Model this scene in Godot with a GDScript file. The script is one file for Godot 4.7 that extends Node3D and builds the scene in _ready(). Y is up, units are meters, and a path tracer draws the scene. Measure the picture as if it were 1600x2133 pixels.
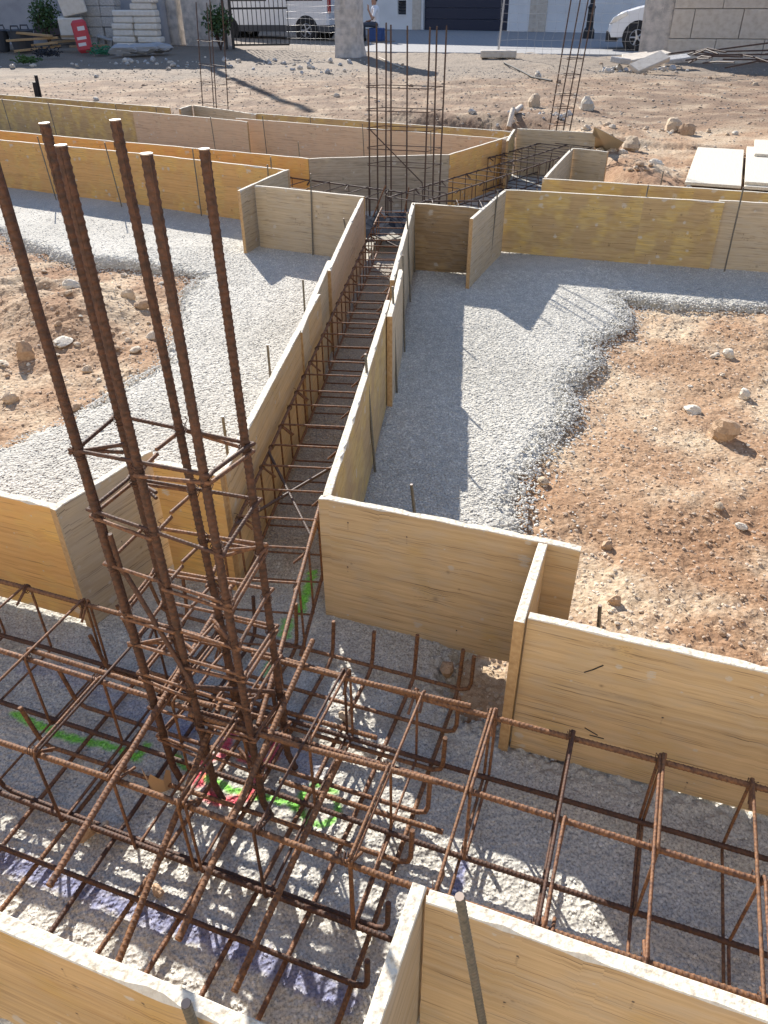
extends Node3D

# A building plot: timber formwork, rebar cages and blinding concrete, seen from a standing viewer.
# Site axes: s runs along the near foundation strip, n across it, away from the viewer.
const C20 := 0.9396926
const S20 := 0.3420201

var used := {}
var mats := {}
var noise_a := FastNoiseLite.new()
var noise_b := FastNoiseLite.new()
var noise_c := FastNoiseLite.new()
var noise_d := FastNoiseLite.new()
var cells := FastNoiseLite.new()
var cells_fine := FastNoiseLite.new()
var rng := RandomNumberGenerator.new()


func site(s: float, n: float, y := 0.0) -> Vector3:
	return Vector3(s * C20 + n * S20, y, s * S20 - n * C20)


# ---------------------------------------------------------------- mesh builder
class Builder:
	var v := PackedVector3Array()
	var nm := PackedVector3Array()
	var uv := PackedVector2Array()
	var cl := PackedColorArray()
	var ix := PackedInt32Array()
	var tinted := false

	func quad(a: Vector3, b: Vector3, c: Vector3, d: Vector3, ua := Vector2.ZERO, ub := Vector2.ZERO, uc := Vector2.ZERO, ud := Vector2.ZERO) -> void:
		var n := (c - a).cross(b - a)
		if n.length_squared() < 1e-14:
			n = (d - a).cross(c - a)
		n = n.normalized()
		var k := v.size()
		v.append_array([a, b, c, d])
		nm.append_array([n, n, n, n])
		uv.append_array([ua, ub, uc, ud])
		ix.append_array([k, k + 1, k + 2, k, k + 2, k + 3])

	func tri(a: Vector3, b: Vector3, c: Vector3) -> void:
		var n := (c - a).cross(b - a).normalized()
		var k := v.size()
		v.append_array([a, b, c])
		nm.append_array([n, n, n])
		uv.append_array([Vector2.ZERO, Vector2.ZERO, Vector2.ZERO])
		ix.append_array([k, k + 1, k + 2])

	# a box with its edges cut back by c; t holds turn and centre
	func box(t: Transform3D, size: Vector3, c := 0.0) -> void:
		var h := size * 0.5
		var pts := []
		for ax in 3:
			for sg in [-1.0, 1.0]:
				var u := (ax + 1) % 3
				var w := (ax + 2) % 3
				var q := []
				for e in [[-1.0, -1.0], [1.0, -1.0], [1.0, 1.0], [-1.0, 1.0]]:
					var p := Vector3.ZERO
					p[ax] = sg * h[ax]
					p[u] = e[0] * (h[u] - c)
					p[w] = e[1] * (h[w] - c)
					q.append(t * p)
				if sg > 0:
					quad(q[0], q[3], q[2], q[1], Vector2(0, 0), Vector2(0, 1), Vector2(1, 1), Vector2(1, 0))
				else:
					quad(q[0], q[1], q[2], q[3], Vector2(0, 0), Vector2(1, 0), Vector2(1, 1), Vector2(0, 1))
		if c > 0.0:
			for ax in 3:
				var u := (ax + 1) % 3
				var w := (ax + 2) % 3
				for e in [[-1.0, -1.0], [1.0, -1.0], [1.0, 1.0], [-1.0, 1.0]]:
					var a1 := Vector3.ZERO
					var a2 := Vector3.ZERO
					a1[u] = e[0] * h[u]
					a1[w] = e[1] * (h[w] - c)
					a2[u] = e[0] * (h[u] - c)
					a2[w] = e[1] * h[w]
					var b1 := a1
					var b2 := a2
					a1[ax] = -(h[ax] - c)
					a2[ax] = -(h[ax] - c)
					b1[ax] = h[ax] - c
					b2[ax] = h[ax] - c
					if e[0] * e[1] > 0:
						quad(t * a1, t * b1, t * b2, t * a2)
					else:
						quad(t * a1, t * a2, t * b2, t * b1)
			for sx in [-1.0, 1.0]:
				for sy in [-1.0, 1.0]:
					for sz in [-1.0, 1.0]:
						var a := t * Vector3(sx * h.x, sy * (h.y - c), sz * (h.z - c))
						var b := t * Vector3(sx * (h.x - c), sy * h.y, sz * (h.z - c))
						var d := t * Vector3(sx * (h.x - c), sy * (h.y - c), sz * h.z)
						if sx * sy * sz > 0:
							tri(a, d, b)
						else:
							tri(a, b, d)

	func bar(a: Vector3, b: Vector3, r: float, sides := 6, pitch := 0.0, rib := 0.0) -> void:
		tube(PackedVector3Array([a, b]), r, sides, pitch, rib)

	# a round bar along a path; with a pitch it gets the slanted ribs of deformed steel
	func tube(path: PackedVector3Array, r: float, sides := 6, pitch := 0.0, rib := 0.0, caps := true, taper := 1.0) -> void:
		var p := path
		if pitch > 0.0:
			p = PackedVector3Array()
			for i in path.size() - 1:
				var k := maxi(1, int(ceil(path[i].distance_to(path[i + 1]) / (pitch * 0.25))))
				for j in k:
					p.append(path[i].lerp(path[i + 1], float(j) / k))
			p.append(path[path.size() - 1])
		var count := p.size()
		var along := 0.0
		var total := 0.0
		for i in count - 1:
			total += p[i].distance_to(p[i + 1])
		var dir := (p[1] - p[0]).normalized()
		var up := Vector3.UP if absf(dir.y) < 0.9 else Vector3.RIGHT
		var side := dir.cross(up).normalized()
		var base := v.size()
		var ca := PackedFloat32Array()
		var sa := PackedFloat32Array()
		var ph := PackedFloat32Array()
		for j in sides:
			var an := TAU * j / sides
			ca.append(cos(an))
			sa.append(sin(an))
			ph.append(absf(an - PI) * 0.9 + (0.0 if an < PI else PI))
		for i in count:
			var d: Vector3
			if i == 0:
				d = dir
			elif i == count - 1:
				d = (p[i] - p[i - 1]).normalized()
			else:
				d = (p[i + 1] - p[i - 1]).normalized()
			if i > 0:
				along += p[i].distance_to(p[i - 1])
			side = (side - d * side.dot(d)).normalized()
			var oth := d.cross(side)
			var rr := r * lerpf(1.0, taper, along / maxf(total, 1e-6))
			for j in sides:
				var o := side * ca[j] + oth * sa[j]
				if pitch > 0.0:
					var w := sin(TAU * along / pitch + ph[j])
					var k := maxf(0.0, w)
					v.append(p[i] + o * (rr * (1.0 - rib * 0.4 + rib * k)))
					nm.append((o - d * (cos(TAU * along / pitch + ph[j]) * rib * 3.0 * float(w > -0.2))).normalized())
				else:
					v.append(p[i] + o * rr)
					nm.append(o)
				uv.append(Vector2(float(j) / sides, along))
		for i in count - 1:
			for j in sides:
				var a := base + i * sides + j
				var b := base + i * sides + (j + 1) % sides
				ix.append_array([a, b + sides, b, a, a + sides, b + sides])
		if caps:
			for e in 2:
				var k := v.size()
				var row := base + (0 if e == 0 else (count - 1) * sides)
				var n := -dir if e == 0 else (p[count - 1] - p[count - 2]).normalized()
				for j in sides:
					v.append(v[row + j])
					nm.append(n)
					uv.append(Vector2.ZERO)
				for j in range(1, sides - 1):
					if e == 0:
						ix.append_array([k, k + j, k + j + 1])
					else:
						ix.append_array([k, k + j + 1, k + j])

	# a round thing turned about the vertical through c; prof holds (radius, height)
	func lathe(c: Vector3, prof: Array, sides := 16, axis := Basis.IDENTITY) -> void:
		for i in prof.size() - 1:
			for j in sides:
				var a0 := TAU * j / sides
				var a1 := TAU * (j + 1) / sides
				var p0: Vector2 = prof[i]
				var p1: Vector2 = prof[i + 1]
				quad(c + axis * Vector3(cos(a0) * p0.x, p0.y, sin(a0) * p0.x), c + axis * Vector3(cos(a1) * p0.x, p0.y, sin(a1) * p0.x),
					c + axis * Vector3(cos(a1) * p1.x, p1.y, sin(a1) * p1.x), c + axis * Vector3(cos(a0) * p1.x, p1.y, sin(a0) * p1.x))

	func surface(into: ArrayMesh, at: Vector3, m: Material) -> void:
		if v.is_empty():
			return
		var arr := []
		arr.resize(Mesh.ARRAY_MAX)
		var moved := v
		if at != Vector3.ZERO:
			moved = Transform3D(Basis.IDENTITY, -at) * v
		arr[Mesh.ARRAY_VERTEX] = moved
		arr[Mesh.ARRAY_NORMAL] = nm
		arr[Mesh.ARRAY_TEX_UV] = uv
		if tinted:
			arr[Mesh.ARRAY_COLOR] = cl
		arr[Mesh.ARRAY_INDEX] = ix
		into.add_surface_from_arrays(Mesh.PRIMITIVE_TRIANGLES, arr)
		into.surface_set_material(into.get_surface_count() - 1, m)


# ---------------------------------------------------------------- scene tree helpers
func numbered(called: String) -> String:
	var k: int = used.get(called, 0)
	used[called] = k + 1
	return called if k == 0 else "%s_%03d" % [called, k]


func thing(called: String, label: String, category: String, at: Vector3, group := "") -> Node3D:
	var o := Node3D.new()
	o.name = numbered(called)
	add_child(o)
	o.position = at
	mark(o, label, category, group)
	return o


func mark(o: Node3D, label: String, category: String, group := "") -> void:
	o.set_meta("label", label)
	o.set_meta("category", category)
	if group:
		o.set_meta("group", group)


func piece(called: String, b: Builder, m: Material, parent: Node3D, at := Vector3.ZERO) -> MeshInstance3D:
	var mesh := ArrayMesh.new()
	b.surface(mesh, at, m)
	return instance(called, mesh, parent)


func instance(called: String, mesh: Mesh, parent: Node3D) -> MeshInstance3D:
	var o := MeshInstance3D.new()
	o.name = numbered(called) if parent == self else called
	o.mesh = mesh
	parent.add_child(o, true)
	return o


# a thing that is one mesh, its origin at the given base point
func solo(called: String, b: Builder, m: Material, at: Vector3, label: String, category: String, group := "") -> MeshInstance3D:
	var o := piece(called, b, m, self, at)
	o.position = at
	mark(o, label, category, group)
	return o


func ground_piece(called: String, b: Builder, m: Material) -> MeshInstance3D:
	var o := piece(called, b, m, self)
	o.set_meta("kind", "structure")
	return o


# ---------------------------------------------------------------- materials
func lin(r: float, g: float, b: float) -> Color:
	return Color(r, g, b).linear_to_srgb()


func plain(r: float, g: float, b: float, rough := 0.8, metal := 0.0) -> StandardMaterial3D:
	var m := StandardMaterial3D.new()
	m.albedo_color = lin(r, g, b)
	m.roughness = rough
	m.metallic = metal
	return m


func tex(im: Image) -> ImageTexture:
	return ImageTexture.create_from_image(im)


# seamless picture: a ramp of colours (linear) read through layered noise
func mottle(size: int, seed_: int, freq: float, ramp: Array, octaves := 5, speck := 0.0) -> Image:
	var f := FastNoiseLite.new()
	f.seed = seed_
	f.noise_type = FastNoiseLite.TYPE_SIMPLEX_SMOOTH
	f.frequency = freq
	f.fractal_octaves = octaves
	var g := f.get_seamless_image(size, size).get_data()
	f.seed = seed_ + 7
	f.frequency = 0.25
	f.fractal_octaves = 2
	var h := f.get_seamless_image(size, size).get_data()
	var table := []
	for i in 256:
		var x := i / 255.0 * (ramp.size() - 1)
		var k := mini(int(x), ramp.size() - 2)
		table.append((ramp[k] as Color).lerp(ramp[k + 1], x - k).linear_to_srgb())
	var out := PackedByteArray()
	out.resize(size * size * 3)
	for i in size * size:
		var c: Color = table[clampi(g[i] + int((h[i] - 128) * speck), 0, 255)]
		out[i * 3] = int(c.r * 255.0)
		out[i * 3 + 1] = int(c.g * 255.0)
		out[i * 3 + 2] = int(c.b * 255.0)
	return Image.create_from_data(size, size, false, Image.FORMAT_RGB8, out)


func grey_noise(size: int, seed_: int, freq: float, kind := FastNoiseLite.TYPE_SIMPLEX_SMOOTH, octaves := 4) -> Image:
	var f := FastNoiseLite.new()
	f.seed = seed_
	f.noise_type = kind
	f.frequency = freq
	f.fractal_octaves = octaves
	return f.get_seamless_image(size, size)


func around(m: StandardMaterial3D, per_metre: float) -> StandardMaterial3D:
	m.uv1_triplanar = true
	m.uv1_world_triplanar = true
	m.uv1_scale = Vector3.ONE * per_metre
	return m


func rough_stuff(im: Image, per_metre: float, rough := 0.9, bump: Image = null, depth := 0.2) -> StandardMaterial3D:
	var m := StandardMaterial3D.new()
	m.albedo_texture = tex(im)
	m.roughness = rough
	if bump:
		m.heightmap_enabled = true
		m.heightmap_texture = tex(bump)
		m.heightmap_scale = depth
	return around(m, per_metre)


# face of a three-ply shuttering board: bare pine lamellas, worn yellow coating, cracks, knots, cement film
func board_picture(w: int, h: int, seed_: int, pine: Color, dark: Color, coat: Color, coat_share: float, cement: float, wear: float) -> Image:
	var f := FastNoiseLite.new()
	f.seed = seed_
	f.noise_type = FastNoiseLite.TYPE_SIMPLEX_SMOOTH
	f.frequency = 1.0
	f.fractal_octaves = 3
	var g := FastNoiseLite.new()
	g.seed = seed_ + 31
	g.noise_type = FastNoiseLite.TYPE_SIMPLEX
	g.frequency = 1.0
	g.fractal_type = FastNoiseLite.FRACTAL_NONE
	var r := RandomNumberGenerator.new()
	r.seed = seed_
	var knots := []
	for k in 9:
		knots.append(Vector3(r.randf() * 2.0, r.randf() * 0.5, r.randf_range(0.005, 0.013)))
	var splash := []
	for k in 80:
		splash.append(Vector3(r.randf() * 2.0, 0.5 * pow(r.randf(), 1.4), 0.0015 + 0.016 * pow(r.randf(), 4.0)))
	var nails := []
	for k in 10:
		nails.append(Vector2(r.randf() * 2.0, [0.06, 0.25, 0.44][k % 3] + r.randf_range(-0.03, 0.03)))
	var lam := []
	var edges := []
	var at := 0.0
	while at < 0.5:
		edges.append(at)
		lam.append(Vector3(r.randf_range(0.94, 1.06), r.randf() * 40.0, r.randf_range(-0.05, 0.05)))
		at += r.randf_range(0.09, 0.14)
	var out := PackedByteArray()
	out.resize(w * h * 3)
	var dark_knot := dark * 0.42
	var dark_crack := dark * 0.3
	var film_tone := Color(0.46, 0.43, 0.38)
	var splash_tone := Color(0.5, 0.48, 0.44)
	var nail_tone := Color(0.07, 0.05, 0.04)
	var patch := 0.0
	var smear := 0.0
	for j in h:
		var y := 0.5 * j / h
		var li := 0
		while li < edges.size() - 1 and edges[li + 1] <= y:
			li += 1
		var seam: float = 1.0 if li == 0 else smoothstep(0.0, 0.0022, y - edges[li])
		seam = lerpf(0.72, 1.0, seam)
		var la: Vector3 = lam[li]
		var wet := []
		for sp in splash:
			if absf(y - sp.y) < sp.z * 1.6:
				wet.append(sp)
		var pins := []
		for na in nails:
			if y - na.y > -0.004 and y - na.y < 0.05:
				pins.append(na)
		var close := []
		for kn in knots:
			if absf(y - kn.y) < 0.06:
				close.append(kn)
		for i in w:
			var x := 2.0 * i / w
			var bend := 0.0
			var knot := 0.0
			for kn in close:
				var dx: float = x - kn.x
				if dx > -0.1 and dx < 0.1:
					var dy: float = y - kn.y
					var q := dx * dx * 0.35 + dy * dy
					bend += dy * 0.9 * exp(-q / (kn.z * kn.z * 6.0))
					knot = maxf(knot, exp(-(dx * dx + dy * dy) / (kn.z * kn.z * 0.5)))
			var yy := y + bend * 0.7
			var grain := f.get_noise_2d(x * 0.9 + la.y, yy * 62.0 + la.y)
			var fine := g.get_noise_2d(x * 7.0, yy * 420.0)
			if i % 4 == 0:
				patch = f.get_noise_2d(x * 4.2 + 9.0, y * 3.0 + 5.0)
				smear = f.get_noise_2d(x * 7.0 + 40.0, y * 22.0)
			var crack := g.get_noise_2d(x * 2.0 + 3.0, yy * 230.0 + 60.0) + grain * 0.2 + patch * 0.12
			var tone := 0.42 + grain * 0.46 + fine * 0.16 + la.z + patch * 0.2 + smear * 0.12
			var c := pine.lerp(dark, clampf(tone, 0.0, 1.0)) * (la.x * seam)
			var cs := smoothstep(0.7 - coat_share, 1.3 - coat_share, 0.5 + patch * 0.75 + smear * 0.25 + fine * 0.12)
			if cs > 0.01:
				c = c.lerp(coat * (1.0 + grain * 0.45 + fine * 0.14), cs * 0.7)
			if knot > 0.02:
				c = c.lerp(dark_knot, knot * 0.7)
			if crack > 0.84:
				c = c.lerp(dark_crack, minf(1.0, (crack - 0.84) * 9.0) * wear)
			var film := smoothstep(0.3, 0.9, 0.5 + smear * 0.7 + patch * 0.4) * cement
			c = c.lerp(film_tone, film)
			for sp in wet:
				var ex: float = x - sp.x
				if absf(ex) < sp.z * 1.6:
					var ey: float = y - sp.y
					if sqrt(ex * ex + ey * ey) < sp.z * (1.0 + smear * 0.9 + fine * 0.4):
						c = c.lerp(splash_tone, 0.6 + 0.3 * fine)
			for na in pins:
				var nx: float = absf(x - na.x)
				if nx < 0.006:
					var nyy: float = y - na.y
					if nx * nx + nyy * nyy < 0.000008:
						c = nail_tone
					elif nyy > 0.0 and nx < 0.0022:
						c = c.lerp(nail_tone, 0.35 * (0.5 + fine) * float(nyy < 0.03 + 0.02 * smear))
			var o := (j * w + i) * 3
			out[o] = mini(255, int(pow(c.r, 0.4545) * 255.0))
			out[o + 1] = mini(255, int(pow(c.g, 0.4545) * 255.0))
			out[o + 2] = mini(255, int(pow(c.b, 0.4545) * 255.0))
	return Image.create_from_data(w, h, false, Image.FORMAT_RGB8, out)


func wood(im: Image, rough := 0.72) -> StandardMaterial3D:
	var m := StandardMaterial3D.new()
	m.albedo_texture = tex(im)
	m.roughness = rough
	var b := im.duplicate()
	b.convert(Image.FORMAT_L8)
	m.heightmap_enabled = true
	m.heightmap_texture = tex(b)
	m.heightmap_scale = 0.03
	return m


func make_materials() -> void:
	var ru := mottle(512, 11, 0.02, [Color(0.028, 0.015, 0.011), Color(0.045, 0.023, 0.015), Color(0.07, 0.033, 0.019), Color(0.12, 0.05, 0.025), Color(0.06, 0.034, 0.024)], 5, 0.5)
	var rb := grey_noise(256, 4, 0.08)
	mats.rust_dark = rough_stuff(ru, 5.0, 0.72, rb, 0.06)
	ru = mottle(512, 12, 0.02, [Color(0.04, 0.021, 0.014), Color(0.075, 0.036, 0.021), Color(0.15, 0.066, 0.032), Color(0.27, 0.125, 0.05), Color(0.11, 0.06, 0.04)], 5, 0.6)
	mats.rust = rough_stuff(ru, 6.0, 0.7, rb, 0.06)
	ru = mottle(512, 15, 0.025, [Color(0.04, 0.021, 0.014), Color(0.085, 0.041, 0.023), Color(0.17, 0.078, 0.035), Color(0.28, 0.135, 0.052), Color(0.13, 0.072, 0.044)], 5, 0.7)
	mats.rust_orange = rough_stuff(ru, 6.0, 0.75, rb, 0.06)
	ru = mottle(256, 13, 0.03, [Color(0.035, 0.022, 0.018), Color(0.06, 0.035, 0.027), Color(0.1, 0.055, 0.035)], 4, 0.4)
	mats.rust_brown = rough_stuff(ru, 6.0, 0.65)
	ru = mottle(256, 14, 0.03, [Color(0.06, 0.06, 0.052), Color(0.1, 0.098, 0.08), Color(0.16, 0.145, 0.115), Color(0.13, 0.09, 0.06)], 4, 0.4)
	mats.steel = rough_stuff(ru, 8.0, 0.55)
	mats.cut = plain(0.32, 0.25, 0.2, 0.5)
	# boards
	mats.pine_a = wood(board_picture(1400, 512, 101, Color(0.62, 0.465, 0.275), Color(0.39, 0.265, 0.135), Color(0.55, 0.36, 0.1), 0.1, 0.24, 1.0))
	mats.pine_b = wood(board_picture(1024, 512, 102, Color(0.58, 0.41, 0.21), Color(0.35, 0.215, 0.09), Color(0.52, 0.33, 0.08), 0.25, 0.12, 1.0))
	mats.grey_pine = wood(board_picture(800, 320, 103, Color(0.54, 0.45, 0.315), Color(0.34, 0.265, 0.17), Color(0.5, 0.4, 0.25), 0.1, 0.25, 1.0))
	mats.yellow = wood(board_picture(800, 320, 104, Color(0.47, 0.34, 0.17), Color(0.25, 0.165, 0.075), Color(0.55, 0.39, 0.1), 0.42, 0.18, 0.8))
	mats.orange = wood(board_picture(800, 320, 105, Color(0.64, 0.38, 0.14), Color(0.44, 0.235, 0.075), Color(0.64, 0.4, 0.1), 0.4, 0.1, 0.7))
	mats.pink_pine = wood(board_picture(800, 320, 106, Color(0.54, 0.4, 0.28), Color(0.4, 0.275, 0.18), Color(0.54, 0.4, 0.25), 0.1, 0.15, 0.8))
	mats.stain_pine = wood(board_picture(800, 256, 109, Color(0.4, 0.35, 0.28), Color(0.2, 0.165, 0.125), Color(0.42, 0.34, 0.22), 0.1, 0.3, 1.0))
	mats.dark_pine = wood(board_picture(800, 256, 107, Color(0.36, 0.25, 0.13), Color(0.17, 0.11, 0.06), Color(0.42, 0.27, 0.09), 0.2, 0.18, 0.8))
	# sawn edges under a crust of dry cement
	var ed := mottle(512, 21, 0.03, [Color(0.36, 0.29, 0.2), Color(0.55, 0.48, 0.37), Color(0.66, 0.61, 0.5), Color(0.7, 0.66, 0.56), Color(0.6, 0.55, 0.46)], 5, 0.5)
	mats.edge = rough_stuff(ed, 4.0, 0.85, grey_noise(256, 9, 0.05), 0.25)
	ed = mottle(256, 22, 0.03, [Color(0.3, 0.19, 0.09), Color(0.42, 0.27, 0.13), Color(0.5, 0.36, 0.2)], 4, 0.5)
	mats.end_grain = rough_stuff(ed, 6.0, 0.85)
	# ground
	var gb := grey_noise(512, 33, 0.09, FastNoiseLite.TYPE_SIMPLEX_SMOOTH, 4)
	var gr := mottle(1024, 31, 0.06, [Color(0.2, 0.19, 0.18), Color(0.62, 0.61, 0.59), Color(0.95, 0.94, 0.92), Color(1, 1, 1)], 5, 1.3)
	var m := rough_stuff(gr, 1.7, 0.95, grey_noise(512, 35, 0.055, FastNoiseLite.TYPE_CELLULAR, 2), 0.9)
	m.vertex_color_use_as_albedo = true
	mats.concrete = m
	gr = mottle(1024, 32, 0.03, [Color(0.35, 0.28, 0.22), Color(0.68, 0.6, 0.52), Color(0.95, 0.9, 0.84), Color(1, 1, 1)], 6, 1.0)
	m = rough_stuff(gr, 0.9, 0.97, gb, 0.5)
	m.vertex_color_use_as_albedo = true
	mats.earth = m
	var st := mottle(256, 41, 0.03, [Color(0.6, 0.56, 0.5), Color(0.85, 0.82, 0.78), Color(1, 1, 1)], 5, 0.5)
	m = rough_stuff(st, 6.0, 0.93, grey_noise(256, 44, 0.06), 0.3)
	m.vertex_color_use_as_albedo = true
	mats.stone = m
	m = plain(1, 1, 1, 0.95)
	m.vertex_color_use_as_albedo = true
	mats.grain = m
	# background
	st = mottle(512, 51, 0.012, [Color(0.3, 0.285, 0.265), Color(0.46, 0.43, 0.39), Color(0.62, 0.57, 0.51), Color(0.68, 0.64, 0.58)], 5, 0.3)
	mats.old_plaster = rough_stuff(st, 0.6, 0.95, gb, 1.5)
	st = mottle(256, 52, 0.015, [Color(0.26, 0.26, 0.27), Color(0.36, 0.36, 0.37), Color(0.42, 0.41, 0.41)], 5, 0.2)
	mats.grey_wall = rough_stuff(st, 0.4, 0.95)
	st = mottle(256, 53, 0.01, [Color(0.68, 0.68, 0.66), Color(0.78, 0.78, 0.76), Color(0.8, 0.8, 0.79)], 4, 0.1)
	mats.white_wall = rough_stuff(st, 0.25, 0.9)
	st = mottle(256, 58, 0.01, [Color(0.6, 0.57, 0.5), Color(0.68, 0.65, 0.58), Color(0.72, 0.69, 0.63)], 4, 0.1)
	mats.cream_wall = rough_stuff(st, 0.25, 0.9)
	st = mottle(256, 54, 0.02, [Color(0.5, 0.42, 0.33), Color(0.62, 0.55, 0.45), Color(0.68, 0.61, 0.52)], 5, 0.3)
	mats.limestone = rough_stuff(st, 1.2, 0.93, gb, 0.6)
	st = mottle(256, 55, 0.03, [Color(0.085, 0.088, 0.095), Color(0.12, 0.122, 0.128), Color(0.17, 0.17, 0.17)], 5, 0.5)
	mats.asphalt = rough_stuff(st, 1.5, 0.93)
	st = mottle(256, 56, 0.05, [Color(0.3, 0.29, 0.27), Color(0.46, 0.45, 0.43), Color(0.6, 0.59, 0.56)], 5, 0.6)
	mats.gravel = rough_stuff(st, 1.2, 0.95, gb, 0.8)
	st = mottle(256, 57, 0.05, [Color(0.2, 0.2, 0.2), Color(0.28, 0.28, 0.28), Color(0.36, 0.36, 0.35)], 5, 0.4)
	mats.road = rough_stuff(st, 0.7, 0.95, gb, 0.4)
	st = mottle(256, 59, 0.02, [Color(0.6, 0.55, 0.47), Color(0.72, 0.68, 0.6), Color(0.78, 0.75, 0.69)], 5, 0.3)
	mats.pale_block = rough_stuff(st, 1.2, 0.93, gb, 0.5)
	mats.iron = plain(0.012, 0.013, 0.016, 0.5)
	mats.wire = plain(0.42, 0.42, 0.42, 0.4, 0.3)
	mats.navy = plain(0.018, 0.022, 0.045, 0.5)
	mats.rubber = plain(0.018, 0.018, 0.02, 0.8)
	mats.rim = plain(0.42, 0.43, 0.45, 0.35, 0.6)
	mats.glass = plain(0.02, 0.025, 0.03, 0.1)
	mats.bucket = plain(0.055, 0.06, 0.07, 0.6)


# ---------------------------------------------------------------- ground
var slab := PackedVector2Array()      # outline of the blinding concrete, x and z
var slab_edges := []
var marks := []                       # sprayed lines on the concrete: [points, half width, colour, strength]


var coarse := PackedFloat32Array()


func edge_distance(x: float, z: float) -> float:
	# looked up on a coarse net where the outline is far off
	var i := int((x + 9.0) / 0.15)
	var j := int((-z + 5.0) / 0.15)
	if i < 0 or j < 0 or i >= 110 or j >= 140:
		return -1.0
	var k := j * 110 + i
	if coarse.is_empty():
		coarse.resize(110 * 140)
		coarse.fill(1e9)
	if coarse[k] > 1e8:
		coarse[k] = exact_distance(i * 0.15 - 8.925, 4.925 - j * 0.15)
	if absf(coarse[k]) > 0.32:
		return coarse[k]
	return exact_distance(x, z)


func exact_distance(x: float, z: float) -> float:
	# signed distance to the outline of the concrete, positive inside
	var p := Vector2(x, z)
	var best := 1e9
	for e in slab_edges:
		var a: Vector2 = e[0]
		var ab: Vector2 = e[1]
		var t := clampf((p - a).dot(ab) / ab.length_squared(), 0.0, 1.0)
		best = minf(best, p.distance_squared_to(a + ab * t))
	best = sqrt(best)
	return best if Geometry2D.is_point_in_polygon(p, slab) else -best


func earth_height(x: float, z: float) -> float:
	var n := x * S20 - z * C20
	var n0 := 9.95 + 0.2 * maxf(0.0, -x - 1.0)
	var far := smoothstep(n0, n0 + 0.7, n)
	var right := smoothstep(7.25, 7.75, n) * smoothstep(2.15, 2.6, x + 0.12 * (n - 8.0))
	var y := -0.055 + 0.33 * maxf(far, right * 0.85)
	y += 0.12 * smoothstep(-24.0, -27.5, z) * smoothstep(2.0, -5.0, x)
	y += 0.05 * smoothstep(-18.0, -24.0, z)
	# spoil: rubble on the left, the bank round the far pad, the ditch behind it
	y += 0.2 * exp(-((z + 5.35) ** 2 / 0.16)) * smoothstep(-1.55, -2.15, x) * (0.8 + 0.5 * noise_b.get_noise_2d(x * 0.7, z * 0.7)) + 0.1 * exp(-((x + 2.2) ** 2 / 0.25 + (z + 4.9) ** 2 / 0.2))
	y += 0.14 * exp(-((x - 2.65) ** 2 / 0.12 + (z + 8.6) ** 2 / 0.8)) + 0.1 * exp(-((x - 2.9) ** 2 / 0.3 + (z + 10.8) ** 2 / 0.3))
	y -= 0.16 * exp(-((x - 1.1) ** 2 / 1.6 + (z + 11.2) ** 2 / 0.12))
	y += 0.13 * exp(-((x - 0.9) ** 2 / 2.5 + (z + 12.0) ** 2 / 0.15))
	var rug := 0.5 + 0.5 * noise_a.get_noise_2d(x * 0.35, z * 0.35)
	y += noise_a.get_noise_2d(x, z) * 0.045 * smoothstep(0.0, 0.06, absf(y + 0.3)) + noise_b.get_noise_2d(x, z) * lerpf(0.008, 0.026, rug)
	if z > -27.0:
		y += (0.5 - absf(noise_c.get_noise_2d(x, z))) * lerpf(0.006, 0.024, rug)
		y -= (cells.get_noise_2d(x * 0.36, z * 0.36) + 0.5) * lerpf(0.004, 0.02, rug)
	return y


func concrete_height(x: float, z: float, fine: float) -> float:
	var y := noise_a.get_noise_2d(x * 2.0 + 30.0, z * 2.0) * 0.007
	var rough := clampf(0.5 + 0.9 * noise_b.get_noise_2d(x * 0.5, z * 0.5 + 11.0), 0.0, 1.0)
	var c := cells.get_noise_2d(x, z)
	y += -(c + 0.55) * lerpf(0.002, 0.005, rough) * fine
	y += -(cells_fine.get_noise_2d(x, z) + 0.5) * 0.003 * fine
	y += noise_c.get_noise_2d(x * 1.5, z * 1.5) * 0.0025
	return y


func earth_colour(x: float, z: float) -> Color:
	var a := 0.5 + 0.75 * noise_a.get_noise_2d(x * 0.7 + 70.0, z * 0.7)
	var b := 0.5 + 0.9 * noise_b.get_noise_2d(x * 0.5 + 20.0, z * 0.5)
	var d := 0.5 + 0.8 * noise_d.get_noise_2d(x, z)
	var red := Color(0.32, 0.18, 0.095)
	var tan_ := Color(0.46, 0.325, 0.21)
	var pale := Color(0.58, 0.48, 0.35)
	var c := red.lerp(tan_, clampf(a * 0.7 + b * 0.5, 0.0, 1.0))
	c = c.lerp(pale, smoothstep(0.42, 0.88, d * 0.6 + b * 0.5))
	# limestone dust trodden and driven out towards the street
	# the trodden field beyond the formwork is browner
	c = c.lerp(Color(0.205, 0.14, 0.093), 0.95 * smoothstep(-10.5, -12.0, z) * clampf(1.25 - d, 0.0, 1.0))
	var dust := smoothstep(-16.5, -21.0, z + 3.0 * (a - 0.5) + 2.0 * (d - 0.5))
	c = c.lerp(Color(0.3, 0.265, 0.22), dust * 0.85)
	return c


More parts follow.
